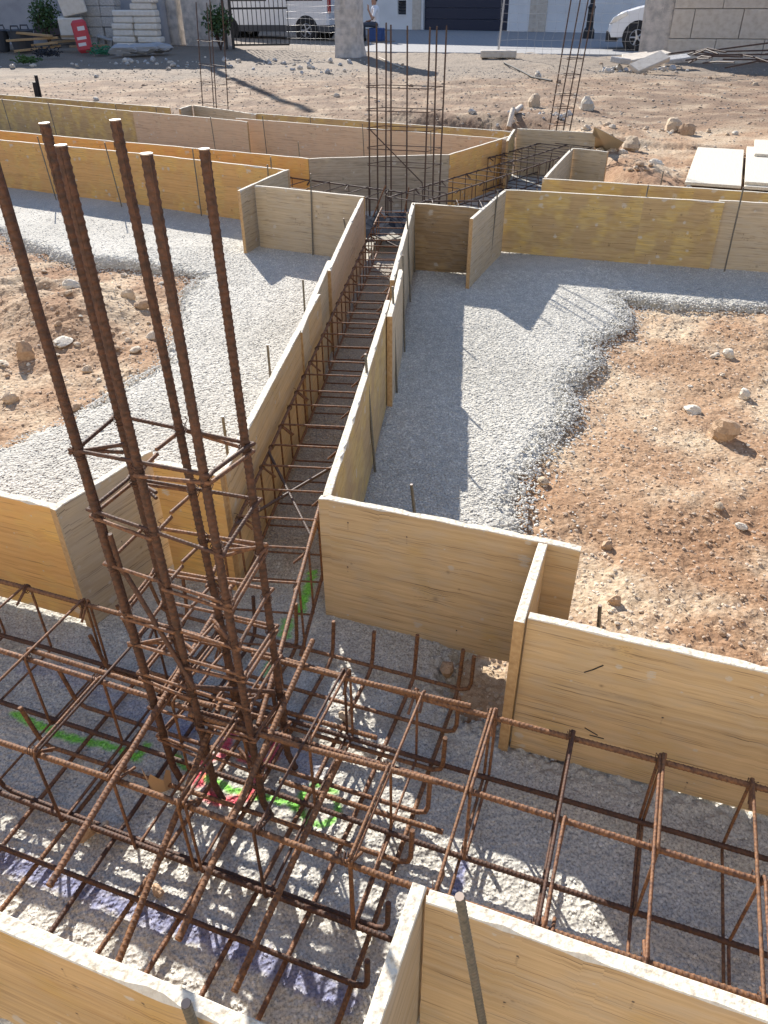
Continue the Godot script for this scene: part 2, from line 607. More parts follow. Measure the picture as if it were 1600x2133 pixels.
func mark_colour(x: float, z: float, c: Color) -> Color:
	var p := Vector2(x, z)
	var grit := noise_c.get_noise_2d(x * 2.5, z * 2.5) + 0.5 * cells_fine.get_noise_2d(x, z)
	for m in marks:
		var box: Rect2 = m[4]
		if not box.has_point(p):
			continue
		var pts: Array = m[0]
		var best := 1e9
		for i in pts.size() - 1:
			var a: Vector2 = pts[i]
			var ab: Vector2 = pts[i + 1] - a
			var t := clampf((p - a).dot(ab) / maxf(ab.length_squared(), 1e-9), 0.0, 1.0)
			best = minf(best, p.distance_squared_to(a + ab * t))
		var w: float = m[1]
		var k := 1.0 - smoothstep(w * 0.25, w * 1.1, sqrt(best) + grit * w * 0.6)
		# overspray: droplets missed here and there
		var hsh := absf(sin(x * 1271.3 + z * 3119.7) * 43758.5453)
		c = c.lerp(m[2], k * float(m[3]) * (0.72 + 0.28 * (hsh - floorf(hsh))))
	return c


func concrete_colour(x: float, z: float) -> Color:
	var a := 0.5 + 0.8 * noise_a.get_noise_2d(x * 1.3 + 50.0, z * 1.3)
	var b := 0.5 + 0.8 * noise_c.get_noise_2d(x + 9.0, z)
	var c := Color(0.57, 0.555, 0.5).lerp(Color(0.7, 0.685, 0.625), a)
	# beam floor painted brown for shade and light bounced off wood, plus soil dust
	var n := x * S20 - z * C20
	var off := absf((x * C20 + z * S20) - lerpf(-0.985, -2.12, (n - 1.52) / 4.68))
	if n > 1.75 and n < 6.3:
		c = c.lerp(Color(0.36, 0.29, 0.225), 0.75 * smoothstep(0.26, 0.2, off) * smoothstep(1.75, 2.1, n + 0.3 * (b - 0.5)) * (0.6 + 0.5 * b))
	return c * lerpf(0.86, 1.05, b)


# a sheet of nu x nv points; height and colour come in, faces only where keep is set
func sheet(b: Builder, pos: PackedVector3Array, col: PackedColorArray, keep: PackedByteArray, nu: int, nv: int, flip: bool) -> void:
	b.tinted = true
	var map := PackedInt32Array()
	map.resize(nu * nv)
	map.fill(-1)
	for j in nv - 1:
		for i in nu - 1:
			var k := j * nu + i
			if not (keep[k] and keep[k + 1] and keep[k + nu] and keep[k + nu + 1]):
				continue
			for q in [k, k + 1, k + nu, k + nu + 1]:
				if map[q] < 0:
					map[q] = b.v.size()
					b.v.append(pos[q])
					b.cl.append(col[q])
					b.uv.append(Vector2.ZERO)
					var qi: int = q % nu
					var qj: int = q / nu
					var du := pos[q + (1 if qi < nu - 1 else 0)] - pos[q - (1 if qi > 0 else 0)]
					var dv := pos[q + (nu if qj < nv - 1 else 0)] - pos[q - (nu if qj > 0 else 0)]
					var n := du.cross(dv).normalized()
					b.nm.append(n if n.y > 0.0 else -n)
			var a := map[k]
			var c := map[k + 1]
			var d := map[k + nu]
			var e := map[k + nu + 1]
			if flip:
				b.ix.append_array([a, d, e, a, e, c])
			else:
				b.ix.append_array([a, c, e, a, e, d])


func steps(parts: Array) -> PackedFloat32Array:
	# [[from, to, step], ...] then it goes on with growing steps
	var out := PackedFloat32Array()
	for p in parts:
		var k := maxi(1, int(round(absf(p[1] - p[0]) / p[2])))
		for i in k:
			out.append(lerpf(p[0], p[1], float(i) / k))
	out.append(parts[parts.size() - 1][1])
	return out


func build_ground() -> void:
	for f in [[noise_a, 1, 0.45, 3], [noise_b, 2, 2.6, 4], [noise_c, 3, 11.0, 3], [noise_d, 4, 1.1, 4]]:
		f[0].seed = f[1]
		f[0].noise_type = FastNoiseLite.TYPE_SIMPLEX_SMOOTH
		f[0].frequency = f[2]
		f[0].fractal_octaves = f[3]
	for f in [[cells, 50.0, 8], [cells_fine, 105.0, 9]]:
		f[0].seed = f[2]
		f[0].noise_type = FastNoiseLite.TYPE_CELLULAR
		f[0].frequency = f[1]
		f[0].fractal_type = FastNoiseLite.FRACTAL_NONE
		f[0].cellular_return_type = FastNoiseLite.RETURN_DISTANCE
	# outline of the concrete
	for q in [site(-0.1, 1.52), site(-0.29, 1.545), site(-0.37, 1.66), site(-0.31, 1.86)]:
		slab.append(Vector2(q.x, q.z))
	for q in [[0.57, -2.51], [0.65, -2.89], [0.84, -3.24], [1.02, -3.54], [1.05, -3.86], [1.31, -4.22], [1.35, -4.52], [1.63, -4.76], [1.72, -5.12], [1.72, -5.36], [2.06, -5.19], [2.69, -5.08], [5.0, -4.3],
			[5.0, -6.6], [2.2, -7.55], [2.45, -8.3], [2.5, -9.5], [1.5, -9.95], [-2.0, -11.3], [-7.5, -14.2], [-7.5, -9.4],
			[-3.61, -7.32], [-3.25, -6.92], [-2.61, -6.4], [-2.32, -6.35], [-1.96, -6.22], [-1.44, -5.89], [-1.5, -5.54], [-1.33, -4.2], [-1.48, -3.95], [-1.6, -3.65], [-1.7, -3.5], [-1.84, -3.33], [-1.95, -3.15], [-3.0, -3.55], [-4.6, -4.1]]:
		slab.append(Vector2(q[0], q[1]))
	for q in [site(-5.0, 0.3), site(-0.15, 0.3), site(0.0, 0.55), site(4.0, 0.55), site(4.0, 1.53)]:
		slab.append(Vector2(q.x, q.z))
	for i in slab.size():
		slab_edges.append([slab[i], slab[(i + 1) % slab.size()] - slab[i]])
	# sprayed setting-out marks
	var green := Color(0.2, 0.74, 0.03)
	var red := Color(0.9, 0.08, 0.14)
	var blue := Color(0.05, 0.085, 0.36)
	marks = [
		[[Vector2(-0.993, -1.078), Vector2(-0.851, -1.026), Vector2(-0.649, -0.953), Vector2(-0.460, -0.889), Vector2(-0.270, -0.813), Vector2(-0.092, -0.738)], 0.03, blue, 0.72],
		[[Vector2(-1.173, -1.737), Vector2(-1.055, -1.715), Vector2(-0.882, -1.612), Vector2(-0.692, -1.515), Vector2(-0.607, -1.461)], 0.045, blue, 0.3],
		[[Vector2(-0.608, -1.533), Vector2(-0.593, -1.461)], 0.03, blue, 0.4],
		[[Vector2(-0.286, -1.406), Vector2(-0.211, -1.340), Vector2(-0.222, -1.308)], 0.05, blue, 0.35],
		[[Vector2(0.200, -1.069), Vector2(0.183, -1.013), Vector2(0.164, -0.964)], 0.014, blue, 0.72],
		[[Vector2(-1.143, -1.543), Vector2(-1.051, -1.497), Vector2(-0.932, -1.446), Vector2(-0.833, -1.425), Vector2(-0.760, -1.400), Vector2(-0.721, -1.376), Vector2(-0.703, -1.420)], 0.0145, green, 0.95],
		[[Vector2(-0.610, -1.384), Vector2(-0.587, -1.356), Vector2(-0.560, -1.339)], 0.012, green, 0.9],
		[[Vector2(-0.507, -1.310), Vector2(-0.433, -1.271), Vector2(-0.363, -1.248), Vector2(-0.282, -1.235), Vector2(-0.238, -1.211), Vector2(-0.230, -1.250)], 0.013, green, 0.95],
		[[Vector2(-0.229, -1.200), Vector2(-0.211, -1.171), Vector2(-0.178, -1.159), Vector2(-0.144, -1.170), Vector2(-0.129, -1.202), Vector2(-0.137, -1.228)], 0.011, green, 0.9],
		[[Vector2(-0.206, -1.283), Vector2(-0.173, -1.276), Vector2(-0.138, -1.258)], 0.01, green, 0.8],
		[[Vector2(-0.273, -2.219), Vector2(-0.286, -2.113), Vector2(-0.303, -1.995)], 0.019, green, 0.95],
		[[Vector2(-0.341, -1.946), Vector2(-0.347, -1.874)], 0.024, green, 0.75],
		[[Vector2(-0.375, -1.751), Vector2(-0.387, -1.704)], 0.018, green, 0.6],
		[[Vector2(-0.472, -1.391), Vector2(-0.469, -1.442), Vector2(-0.449, -1.474), Vector2(-0.409, -1.480), Vector2(-0.365, -1.473), Vector2(-0.328, -1.432), Vector2(-0.324, -1.373), Vector2(-0.341, -1.354), Vector2(-0.415, -1.377)], 0.017, red, 1.0],
		[[Vector2(-0.508, -1.375), Vector2(-0.532, -1.334), Vector2(-0.530, -1.292)], 0.02, red, 1.0],
		[[Vector2(-0.496, -1.255), Vector2(-0.451, -1.236), Vector2(-0.407, -1.236), Vector2(-0.371, -1.260), Vector2(-0.360, -1.306)], 0.019, red, 1.0],
	]
	for m in marks:
		var r := Rect2(m[0][0], Vector2.ZERO)
		for p in m[0]:
			r = r.expand(p)
		m.append(r.grow(m[1] * 1.6))
	# earth
	var xs := steps([[-160.0, -40.0, 12.0], [-40.0, -12.0, 1.0], [-12.0, -4.2, 0.1], [-4.2, 3.8, 0.022], [3.8, 12.0, 0.1], [12.0, 40.0, 1.0], [40.0, 160.0, 12.0]])
	var zs := steps([[30.0, 2.0, 2.0], [2.0, 0.0, 0.2], [0.0, -7.0, 0.022], [-7.0, -13.0, 0.045], [-13.0, -27.0, 0.08], [-27.0, -60.0, 1.5], [-60.0, -260.0, 20.0]])
	var nu := xs.size()
	var nv := zs.size()
	var pos := PackedVector3Array()
	var col := PackedColorArray()
	var keep := PackedByteArray()
	pos.resize(nu * nv)
	col.resize(nu * nv)
	keep.resize(nu * nv)
	keep.fill(1)
	for j in nv:
		for i in nu:
			var x := xs[i]
			var z := zs[j]
			pos[j * nu + i] = Vector3(x, earth_height(x, z) if absf(x) < 40.0 and z > -60.0 else 0.2, z)
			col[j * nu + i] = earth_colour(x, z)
	var b := Builder.new()
	sheet(b, pos, col, keep, nu, nv, true)
	ground_piece("ground", b, mats.earth)
	# blinding concrete: the near strip in fine cells, along the site axes
	b = Builder.new()
	var us := steps([[-4.2, -1.95, 0.03], [-1.95, 1.15, 0.0065], [1.15, 3.6, 0.03]])
	var vs := steps([[0.2, 0.36, 0.02], [0.36, 1.86, 0.0065]])
	concrete_sheet(b, us, vs, true)
	ground_piece("concrete_base", b, mats.concrete)
	b = Builder.new()
	concrete_sheet(b, steps([[-7.8, -3.0, 0.06], [-3.0, -1.95, 0.025], [-1.95, 1.85, 0.0125], [1.85, 5.2, 0.03]]), steps([[-1.3, -5.6, 0.0125], [-5.6, -7.6, 0.02], [-7.6, -14.5, 0.1]]), false)
	ground_piece("concrete_base", b, mats.concrete)


func concrete_sheet(b: Builder, us: PackedFloat32Array, vs: PackedFloat32Array, on_site: bool) -> void:
	var nu := us.size()
	var nv := vs.size()
	var pos := PackedVector3Array()
	var col := PackedColorArray()
	var keep := PackedByteArray()
	pos.resize(nu * nv)
	col.resize(nu * nv)
	keep.resize(nu * nv)
	for j in nv:
		for i in nu:
			var p: Vector3
			if on_site:
				p = site(us[i], vs[j])
			else:
				p = Vector3(us[i], 0.0, vs[j])
			var d := edge_distance(p.x, p.z)
			var k := j * nu + i
			if d < -0.12:
				pos[k] = p
				continue
			var y := concrete_height(p.x, p.z, 1.0)
			if not on_site:
				var s := p.x * C20 + p.z * S20
				var n := p.x * S20 - p.z * C20
				if n < 1.80 and n > 0.26 and s > -4.1 and s < 3.5:
					pos[k] = p
					continue
				if n < 1.9:
					y -= 0.006
			if d < 0.2:
				var lump := -(cells.get_noise_2d(p.x * 0.6, p.z * 0.6) + 0.5)
				var dd := d + noise_b.get_noise_2d(p.x * 1.6, p.z * 1.6) * 0.05 + lump * 0.035
				y += lump * 0.022 * smoothstep(0.2, 0.0, d)
				y -= 0.13 * (1.0 - smoothstep(-0.045, 0.05, dd)) + 0.02 * (1.0 - smoothstep(0.0, 0.16, dd))
			pos[k] = Vector3(p.x, y, p.z)
			keep[k] = 1
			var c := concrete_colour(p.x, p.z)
			if on_site or p.z > -2.9:
				c = mark_colour(p.x, p.z, c)
			col[k] = c
	sheet(b, pos, col, keep, nu, nv, true)


func stone_mesh(seed_: int, flat: float, rings := 7, sides := 11) -> Builder:
	var r := RandomNumberGenerator.new()
	r.seed = seed_
	var b := Builder.new()
	var planes := []
	for k in 11:
		var n := Vector3(r.randf_range(-1, 1), r.randf_range(-1, 1), r.randf_range(-1, 1)).normalized()
		planes.append([n, r.randf_range(0.6, 0.95)])
	var grid := []
	for i in rings + 1:
		var row := []
		for j in sides:
			var th := PI * i / rings
			var ph := TAU * (j + 0.5 * (i % 2)) / sides
			var d := Vector3(sin(th) * cos(ph), cos(th), sin(th) * sin(ph))
			var rad := 1.0
			for pl in planes:
				var q: float = d.dot(pl[0])
				if q > 0.05:
					rad = minf(rad, pl[1] / q)
			d *= rad * (1.0 + 0.1 * noise_b.get_noise_3d(d.x * 0.5 + seed_, d.y * 0.5, d.z * 0.5) + 0.07 * noise_c.get_noise_3d(d.x * 0.25, d.y * 0.25 + seed_, d.z * 0.25))
			row.append(Vector3(d.x, d.y * flat, d.z * 0.85))
		grid.append(row)
	for i in rings:
		for j in sides:
			var k := (j + 1) % sides
			b.quad(grid[i][j], grid[i + 1][j], grid[i + 1][k], grid[i][k])
	return b


# ---------------------------------------------------------------- formwork
# a shuttering board; a and b are the ends of one top edge, the thickness lies to the right of a -> b (side 1) or to the left (-1)
func board(a: Vector3, b: Vector3, side: float, m: Material, label: String, group := "", lift_a := -0.02, lift_b := -0.02, height := 0.5, seed_ := 0, thick := 0.027) -> MeshInstance3D:
	var r := RandomNumberGenerator.new()
	r.seed = 900 + seed_ + int(absf(a.x * 131.0 + a.z * 577.0))
	var flat := Vector3(b.x - a.x, 0, b.z - a.z)
	var length := flat.length()
	var dir := flat / length
	var out := dir.cross(Vector3.UP) * side
	var near := a.z > -4.6
	var k := maxi(2, int(ceil(length / (0.035 if near else 0.12))))
	var faces := Builder.new()
	var tops := Builder.new()
	var ends := Builder.new()
	var u0 := r.randf()
	var bow := r.randf_range(-0.004, 0.004) if seed_ != 3 else 0.0
	var rows := []
	for i in k + 1:
		var t := float(i) / k
		var p := a.lerp(b, t) + out * (bow * sin(PI * t))
		var chip := noise_c.get_noise_2d(p.x * 1.7 + seed_, p.z * 1.7) + 0.6 * noise_b.get_noise_2d(p.x * 2.5, p.z * 2.5)
		var top := p.y + noise_c.get_noise_2d(p.x * 0.6 + 5.0, p.z * 0.6) * 0.003
		var cf := 0.002 + 0.009 * smoothstep(0.3, 0.7, chip)
		var cb := 0.002 + 0.008 * smoothstep(0.3, 0.7, -chip)
		if i == 0 or i == k:
			top -= r.randf_range(0.001, 0.006)
		var y0 := lerpf(lift_a, lift_b, t)
		rows.append([p + Vector3(0, y0 - p.y, 0), p + Vector3(0, top - cf - p.y, 0), p + out * minf(cf, thick * 0.45) + Vector3(0, top - p.y, 0), p + out * (thick - minf(cb, thick * 0.45)) + Vector3(0, top - p.y, 0), p + out * thick + Vector3(0, top - cb - p.y, 0), p + out * thick + Vector3(0, y0 - p.y, 0)])
	for i in k:
		var A: Array = rows[i]
		var B: Array = rows[i + 1]
		var ua := u0 + length * i / k / 2.0
		var ub := u0 + length * (i + 1) / k / 2.0
		for e in 6:
			var f := (e + 1) % 6
			var target := faces if e == 0 or e == 4 else tops
			var va: float = (a.y - A[e].y) / 0.5
			var vb: float = (a.y - A[f].y) / 0.5
			var off := 0.37 if e == 4 else 0.0
			if side > 0:
				target.quad(A[e], B[e], B[f], A[f], Vector2(ua + off, va), Vector2(ub + off, va), Vector2(ub + off, vb), Vector2(ua + off, vb))
			else:
				target.quad(A[e], A[f], B[f], B[e], Vector2(ua + off, va), Vector2(ua + off, vb), Vector2(ub + off, vb), Vector2(ub + off, va))
	for e in [0, k]:
		var q: Array = rows[e]
		var flipped: bool = (e == 0) == (side > 0)
		for c in [[0, 1, 4, 5], [1, 2, 3, 4]]:
			if flipped:
				ends.quad(q[c[0]], q[c[1]], q[c[2]], q[c[3]])
			else:
				ends.quad(q[c[0]], q[c[3]], q[c[2]], q[c[1]])
	var at := Vector3((a.x + b.x) * 0.5, lift_a, (a.z + b.z) * 0.5)
	var mesh := ArrayMesh.new()
	faces.surface(mesh, at, m)
	tops.surface(mesh, at, mats.edge)
	ends.surface(mesh, at, mats.end_grain)
	var o := instance("formwork_board", mesh, self)
	o.position = at
	mark(o, label, "board", group)
	return o


func stake(a: Vector3, b: Vector3, label: String, near := true, group := "", r := 0.006) -> void:
	var bd := Builder.new()
	bd.bar(a + (a - b).normalized() * 0.06, b, r, 8 if near else 6, 0.011 if near else 0.0, 0.12)
	var o := thing("steel_stake", label, "stake", a, group)
	piece("shaft", bd, mats.steel, o, a)
	bd = Builder.new()
	var d := (b - a).normalized()
	bd.bar(b + d * 0.0006, b + d * 0.0016, r * 0.93, 8)
	piece("cut_end", bd, mats.cut, o, a)


func build_formwork() -> void:
	var T := 0.5
	# near pad and strip
	board(site(-0.874, 1.79, T), site(-0.052, 1.79, T), -1.0, mats.pine_a, "bare pine formwork board closing the near pad, left of the short cross board", "", -0.02, -0.01, 0.5, 1)
	board(site(-0.172, 1.785, T + 0.004), site(-0.172, 1.435, T + 0.004), -1.0, mats.pine_b, "short cross board with thick white crusted top between two large pine boards", "", -0.02, -0.02, 0.5, 2)
	var marked := board(site(-0.14, 1.458, T), site(1.86, 1.458, T), -1.0, mats.pine_a, "long warm pine board at right edge with pencilled arrow marks", "", -0.015, 0.03, 0.5, 3)
	for q in [[Vector3(0.519, 0.36, -1.362), Vector3(0.537, 0.377, -1.355), Vector3(0.558, 0.401, -1.347)], [Vector3(0.548, 0.153, -1.351), Vector3(0.583, 0.137, -1.338)], [Vector3(0.563, 0.13, -1.345), Vector3(0.6, 0.13, -1.332)]]:
		var pm := Builder.new()
		pm.tube(PackedVector3Array(q), 0.0017, 5)
		piece("pencil_mark", pm, mats.iron, marked, marked.position)
	board(site(-0.172, 0.70, T), site(1.83, 0.70, T), 1.0, mats.pine_a, "knotty brown board at bottom right with cream crusted top edge", "", -0.02, -0.02, 0.5, 4)
	board(site(-0.178, 0.70, T + 0.003), site(-0.182, 0.415, T + 0.003), 1.0, mats.grey_pine, "short white-topped cross board meeting the bottom right corner", "", -0.02, -0.02, 0.5, 5)
	board(site(-1.95, 0.415, T), site(-0.21, 0.41, T), 1.0, mats.pine_b, "brown board at bottom left with cracked white top edge", "", -0.02, -0.02, 0.5, 6)
	board(site(-3.4, 1.462, T), site(-1.625, 1.462, T), -1.0, mats.orange, "honey coloured board at left edge with sunlight leaking beneath", "", 0.028, 0.022, 0.5, 7)
	board(site(-1.618, 1.455, T + 0.004), site(-1.545, 1.87, T + 0.004), -1.0, mats.grey_pine, "pale grey cross board behind the column bars, beside honey coloured board", "", -0.02, 0.0, 0.5, 8)
	board(site(-1.5, 1.80, T), site(-1.235, 1.80, T), -1.0, mats.orange, "short yellow board behind the column, joining the long beam board", "", -0.02, -0.02, 0.5, 9)
	# the beam that leads away
	board(Vector3(-0.529, 0.500, -2.135), Vector3(-0.330, 0.500, -3.947), -1.0, mats.pine_a, "long pale board on left side of the beam, nearest the column", "", -0.02, -0.02, 0.5, 10)
	board(Vector3(-0.381, 0.500, -3.405), Vector3(-0.301, 0.500, -4.556), -1.0, mats.grey_pine, "weathered board lapping outside the left beam boards", "", -0.02, -0.02, 0.5, 11)
	board(Vector3(-0.298, 0.500, -4.348), Vector3(-0.140, 0.500, -6.194), -1.0, mats.pink_pine, "pinkish board on left side of the beam, farthest from the column", "", -0.02, -0.02, 0.5, 12)
	board(Vector3(-0.196, 0.500, -1.994), Vector3(0.015, 0.500, -3.841), 1.0, mats.yellow, "long yellowish board on right side of the beam with cream top", "", -0.02, -0.02, 0.5, 13)
	board(Vector3(0.021, 0.500, -3.608), Vector3(0.096, 0.500, -4.367), 1.0, mats.grey_pine, "short thick board lapping outside the right beam boards", "", -0.02, -0.02, 0.5, 14)
	board(Vector3(0.041, 0.500, -4.174), Vector3(0.229, 0.500, -6.037), 1.0, mats.grey_pine, "pale board on right side of the beam next to far pad", "", -0.02, -0.02, 0.5, 15)
	# the far pad
	board(Vector3(-1.150, 0.500, -6.483), Vector3(-0.838, 0.500, -7.373), -1.0, mats.grey_pine, "grey wing board at left corner of far pad, end towards viewer", "", -0.02, -0.02, 0.5, 16)
	board(Vector3(-1.061, 0.500, -6.682), Vector3(-0.144, 0.500, -6.227), -1.0, mats.grey_pine, "grey weathered board fronting far pad left of the beam", "", -0.02, -0.02, 0.5, 17)
	board(Vector3(0.242, 0.500, -6.005), Vector3(0.729, 0.500, -5.822), -1.0, mats.dark_pine, "dark brown wet looking board fronting far pad right of beam", "", -0.01, 0.02, 0.5, 18)
	board(Vector3(0.618, 0.500, -5.526), Vector3(0.975, 0.500, -6.415), 1.0, mats.grey_pine, "grey wing board with torn crusted edge at right corner of far pad", "", -0.02, -0.02, 0.5, 19)
	board(Vector3(0.988, 0.500, -6.450), Vector3(2.589, 0.500, -5.965), -1.0, mats.yellow, "long mustard yellow stained board along the right far strip", "", 0.012, -0.02, 0.5, 20)
	board(Vector3(2.559, 0.505, -6.006), Vector3(3.952, 0.505, -5.534), -1.0, mats.grey_pine, "grey brown board continuing the mustard board at right edge", "", -0.02, -0.02, 0.5, 21)
	board(Vector3(1.373, 0.500, -6.872), Vector3(4.161, 0.500, -5.871), -1.0, mats.yellow, "yellow board at back of right far strip, only top half showing", "", -0.02, -0.02, 0.5, 22)
	board(Vector3(-2.578, 0.500, -8.309), Vector3(-0.855, 0.500, -7.329), -1.0, mats.orange, "yellow stained board in left far strip, ending at wing board", "", -0.02, -0.02, 0.5, 23)
	board(Vector3(-6.133, 0.500, -10.134), Vector3(-2.587, 0.500, -8.309), -1.0, mats.orange, "orange board at front of left far strip, behind tall column bars", "", -0.02, -0.02, 0.5, 24)
	board(Vector3(-6.383, 0.500, -10.806), Vector3(-2.922, 0.500, -9.004), -1.0, mats.orange, "orange brown board at back of left far strip near image edge", "", -0.02, -0.02, 0.5, 25)
	board(Vector3(-2.912, 0.500, -9.004), Vector3(-0.709, 0.500, -7.892), -1.0, mats.orange, "orange board at back of left far strip, meeting dark board", "", -0.02, -0.02, 0.5, 26)
	board(Vector3(-0.704, 0.500, -7.892), Vector3(0.666, 0.500, -8.046), -1.0, mats.stain_pine, "grey brown knotty board behind the far column cage", "", -0.02, -0.02, 0.5, 27)
	board(Vector3(0.671, 0.500, -8.046), Vector3(1.442, 0.500, -9.175), -1.0, mats.orange, "slanting yellow board running back from far column to far box", "", -0.02, -0.02, 0.5, 28)
	board(Vector3(-8.630, 0.500, -14.790), Vector3(-3.371, 0.500, -11.492), -1.0, mats.yellow, "yellow grey board in farthest left row near image edge", "", -0.02, -0.02, 0.5, 29)
	board(Vector3(-3.373, 0.510, -11.455), Vector3(-1.664, 0.510, -10.367), -1.0, mats.pink_pine, "light pinkish board with nail marks in farthest left row", "", -0.02, -0.02, 0.5, 30)
	board(Vector3(-1.870, 0.500, -10.757), Vector3(1.378, 0.500, -8.948), -1.0, mats.pink_pine, "long pale board in farthest row behind the far column", "", -0.02, -0.02, 0.5, 31)
	board(Vector3(-1.686, 0.500, -11.208), Vector3(1.487, 0.500, -9.484), -1.0, mats.yellow, "long bright yellow board topping the farthest row", "", -0.02, -0.02, 0.5, 32)
	board(Vector3(-8.905, 0.500, -15.291), Vector3(-2.978, 0.500, -11.881), -1.0, mats.yellow, "thin yellowish board line at back of farthest left row", "", -0.02, -0.02, 0.5, 33)
	board(Vector3(-2.791, 0.500, -11.765), Vector3(-2.708, 0.500, -12.136), -1.0, mats.grey_pine, "short grey side board of box round left far column", "", -0.02, -0.02, 0.5, 34)
	board(Vector3(-2.694, 0.500, -12.135), Vector3(-1.660, 0.500, -11.112), -1.0, mats.grey_pine, "grey back board of box round left far column", "", -0.02, -0.02, 0.5, 35)
	# box round the right far column
	board(Vector3(1.579, 0.500, -9.698), Vector3(2.415, 0.500, -9.336), -1.0, mats.grey_pine, "grey back board of box round right far column", "", -0.02, -0.02, 0.5, 36)
	board(Vector3(1.369, 0.500, -8.884), Vector3(1.557, 0.500, -9.662), -1.0, mats.yellow, "narrow yellow side board joining far box and slanting board", "", -0.02, -0.02, 0.5, 37)
	board(Vector3(1.400, 0.500, -6.952), Vector3(1.924, 0.500, -8.352), 1.0, mats.grey_pine, "pale side board of far box running towards back", "", -0.02, -0.02, 0.5, 38)
	board(Vector3(1.939, 0.500, -8.380), Vector3(2.248, 0.500, -8.145), -1.0, mats.grey_pine, "dark grey board beside earth bank at far box", "", -0.02, -0.02, 0.5, 39)
	# slanting offcut leaning on the bank
	var b := Builder.new()
	var c0 := Vector3(2.276, 0.620, -8.914)
	var pts := [c0, Vector3(2.852, 0.350, -9.699), Vector3(2.814, 0.120, -10.022), Vector3(2.722, 0.050, -10.789)]
	var bk := Vector3(0.008, 0.0, -0.026)
	for i in 4:
		var j := (i + 1) % 4
		b.quad(pts[i], pts[i] + bk, pts[j] + bk, pts[j])
	b.quad(pts[0], pts[1], pts[2], pts[3])
	b.quad(pts[3] + bk, pts[2] + bk, pts[1] + bk, pts[0] + bk)
	solo("board_offcut", b, plain(0.52, 0.43, 0.29), pts[3], "pointed plywood offcut leaning on earth bank at far box", "board")
	# boards lying flat, ready for use
	flat_boards()
	build_stakes()


func flat_boards() -> void:
	var a := Vector3(3.671, 0.310, -9.592)
	var b := Vector3(2.822, 0.310, -7.532)
	var dir := (b - a).normalized()
	var t := Basis(dir, Vector3.UP, dir.cross(Vector3.UP))
	var names := ["cream board lying flat on earth by right edge, left of pair", "bright board lying flat on top of stack at right edge", "yellow edged board lying flat at bottom of stack, right edge", "light board tucked behind the flat stack at right edge"]
	var k := 0
	for q in [[1.04, 0.0, 0.2965, 2.08], [0.98, -0.525, 0.324, 2.08], [1.04, -0.53, 0.2965, 2.08], [0.1, -0.6, 0.352, 1.0]]:
		var bd := Builder.new()
		var c: Vector3 = a + dir * q[0] + t.z * (-0.27 + q[1]) 
		c = a + dir * q[0] - t.z * (0.27 - q[1])
		c.y = q[2]
		bd.box(Transform3D(t, c), Vector3(q[3], 0.027, 0.5), 0.003)
		solo("formwork_board", bd, mats.flat_board, Vector3(c.x, c.y - 0.0135, c.z), names[k], "board")
		k += 1


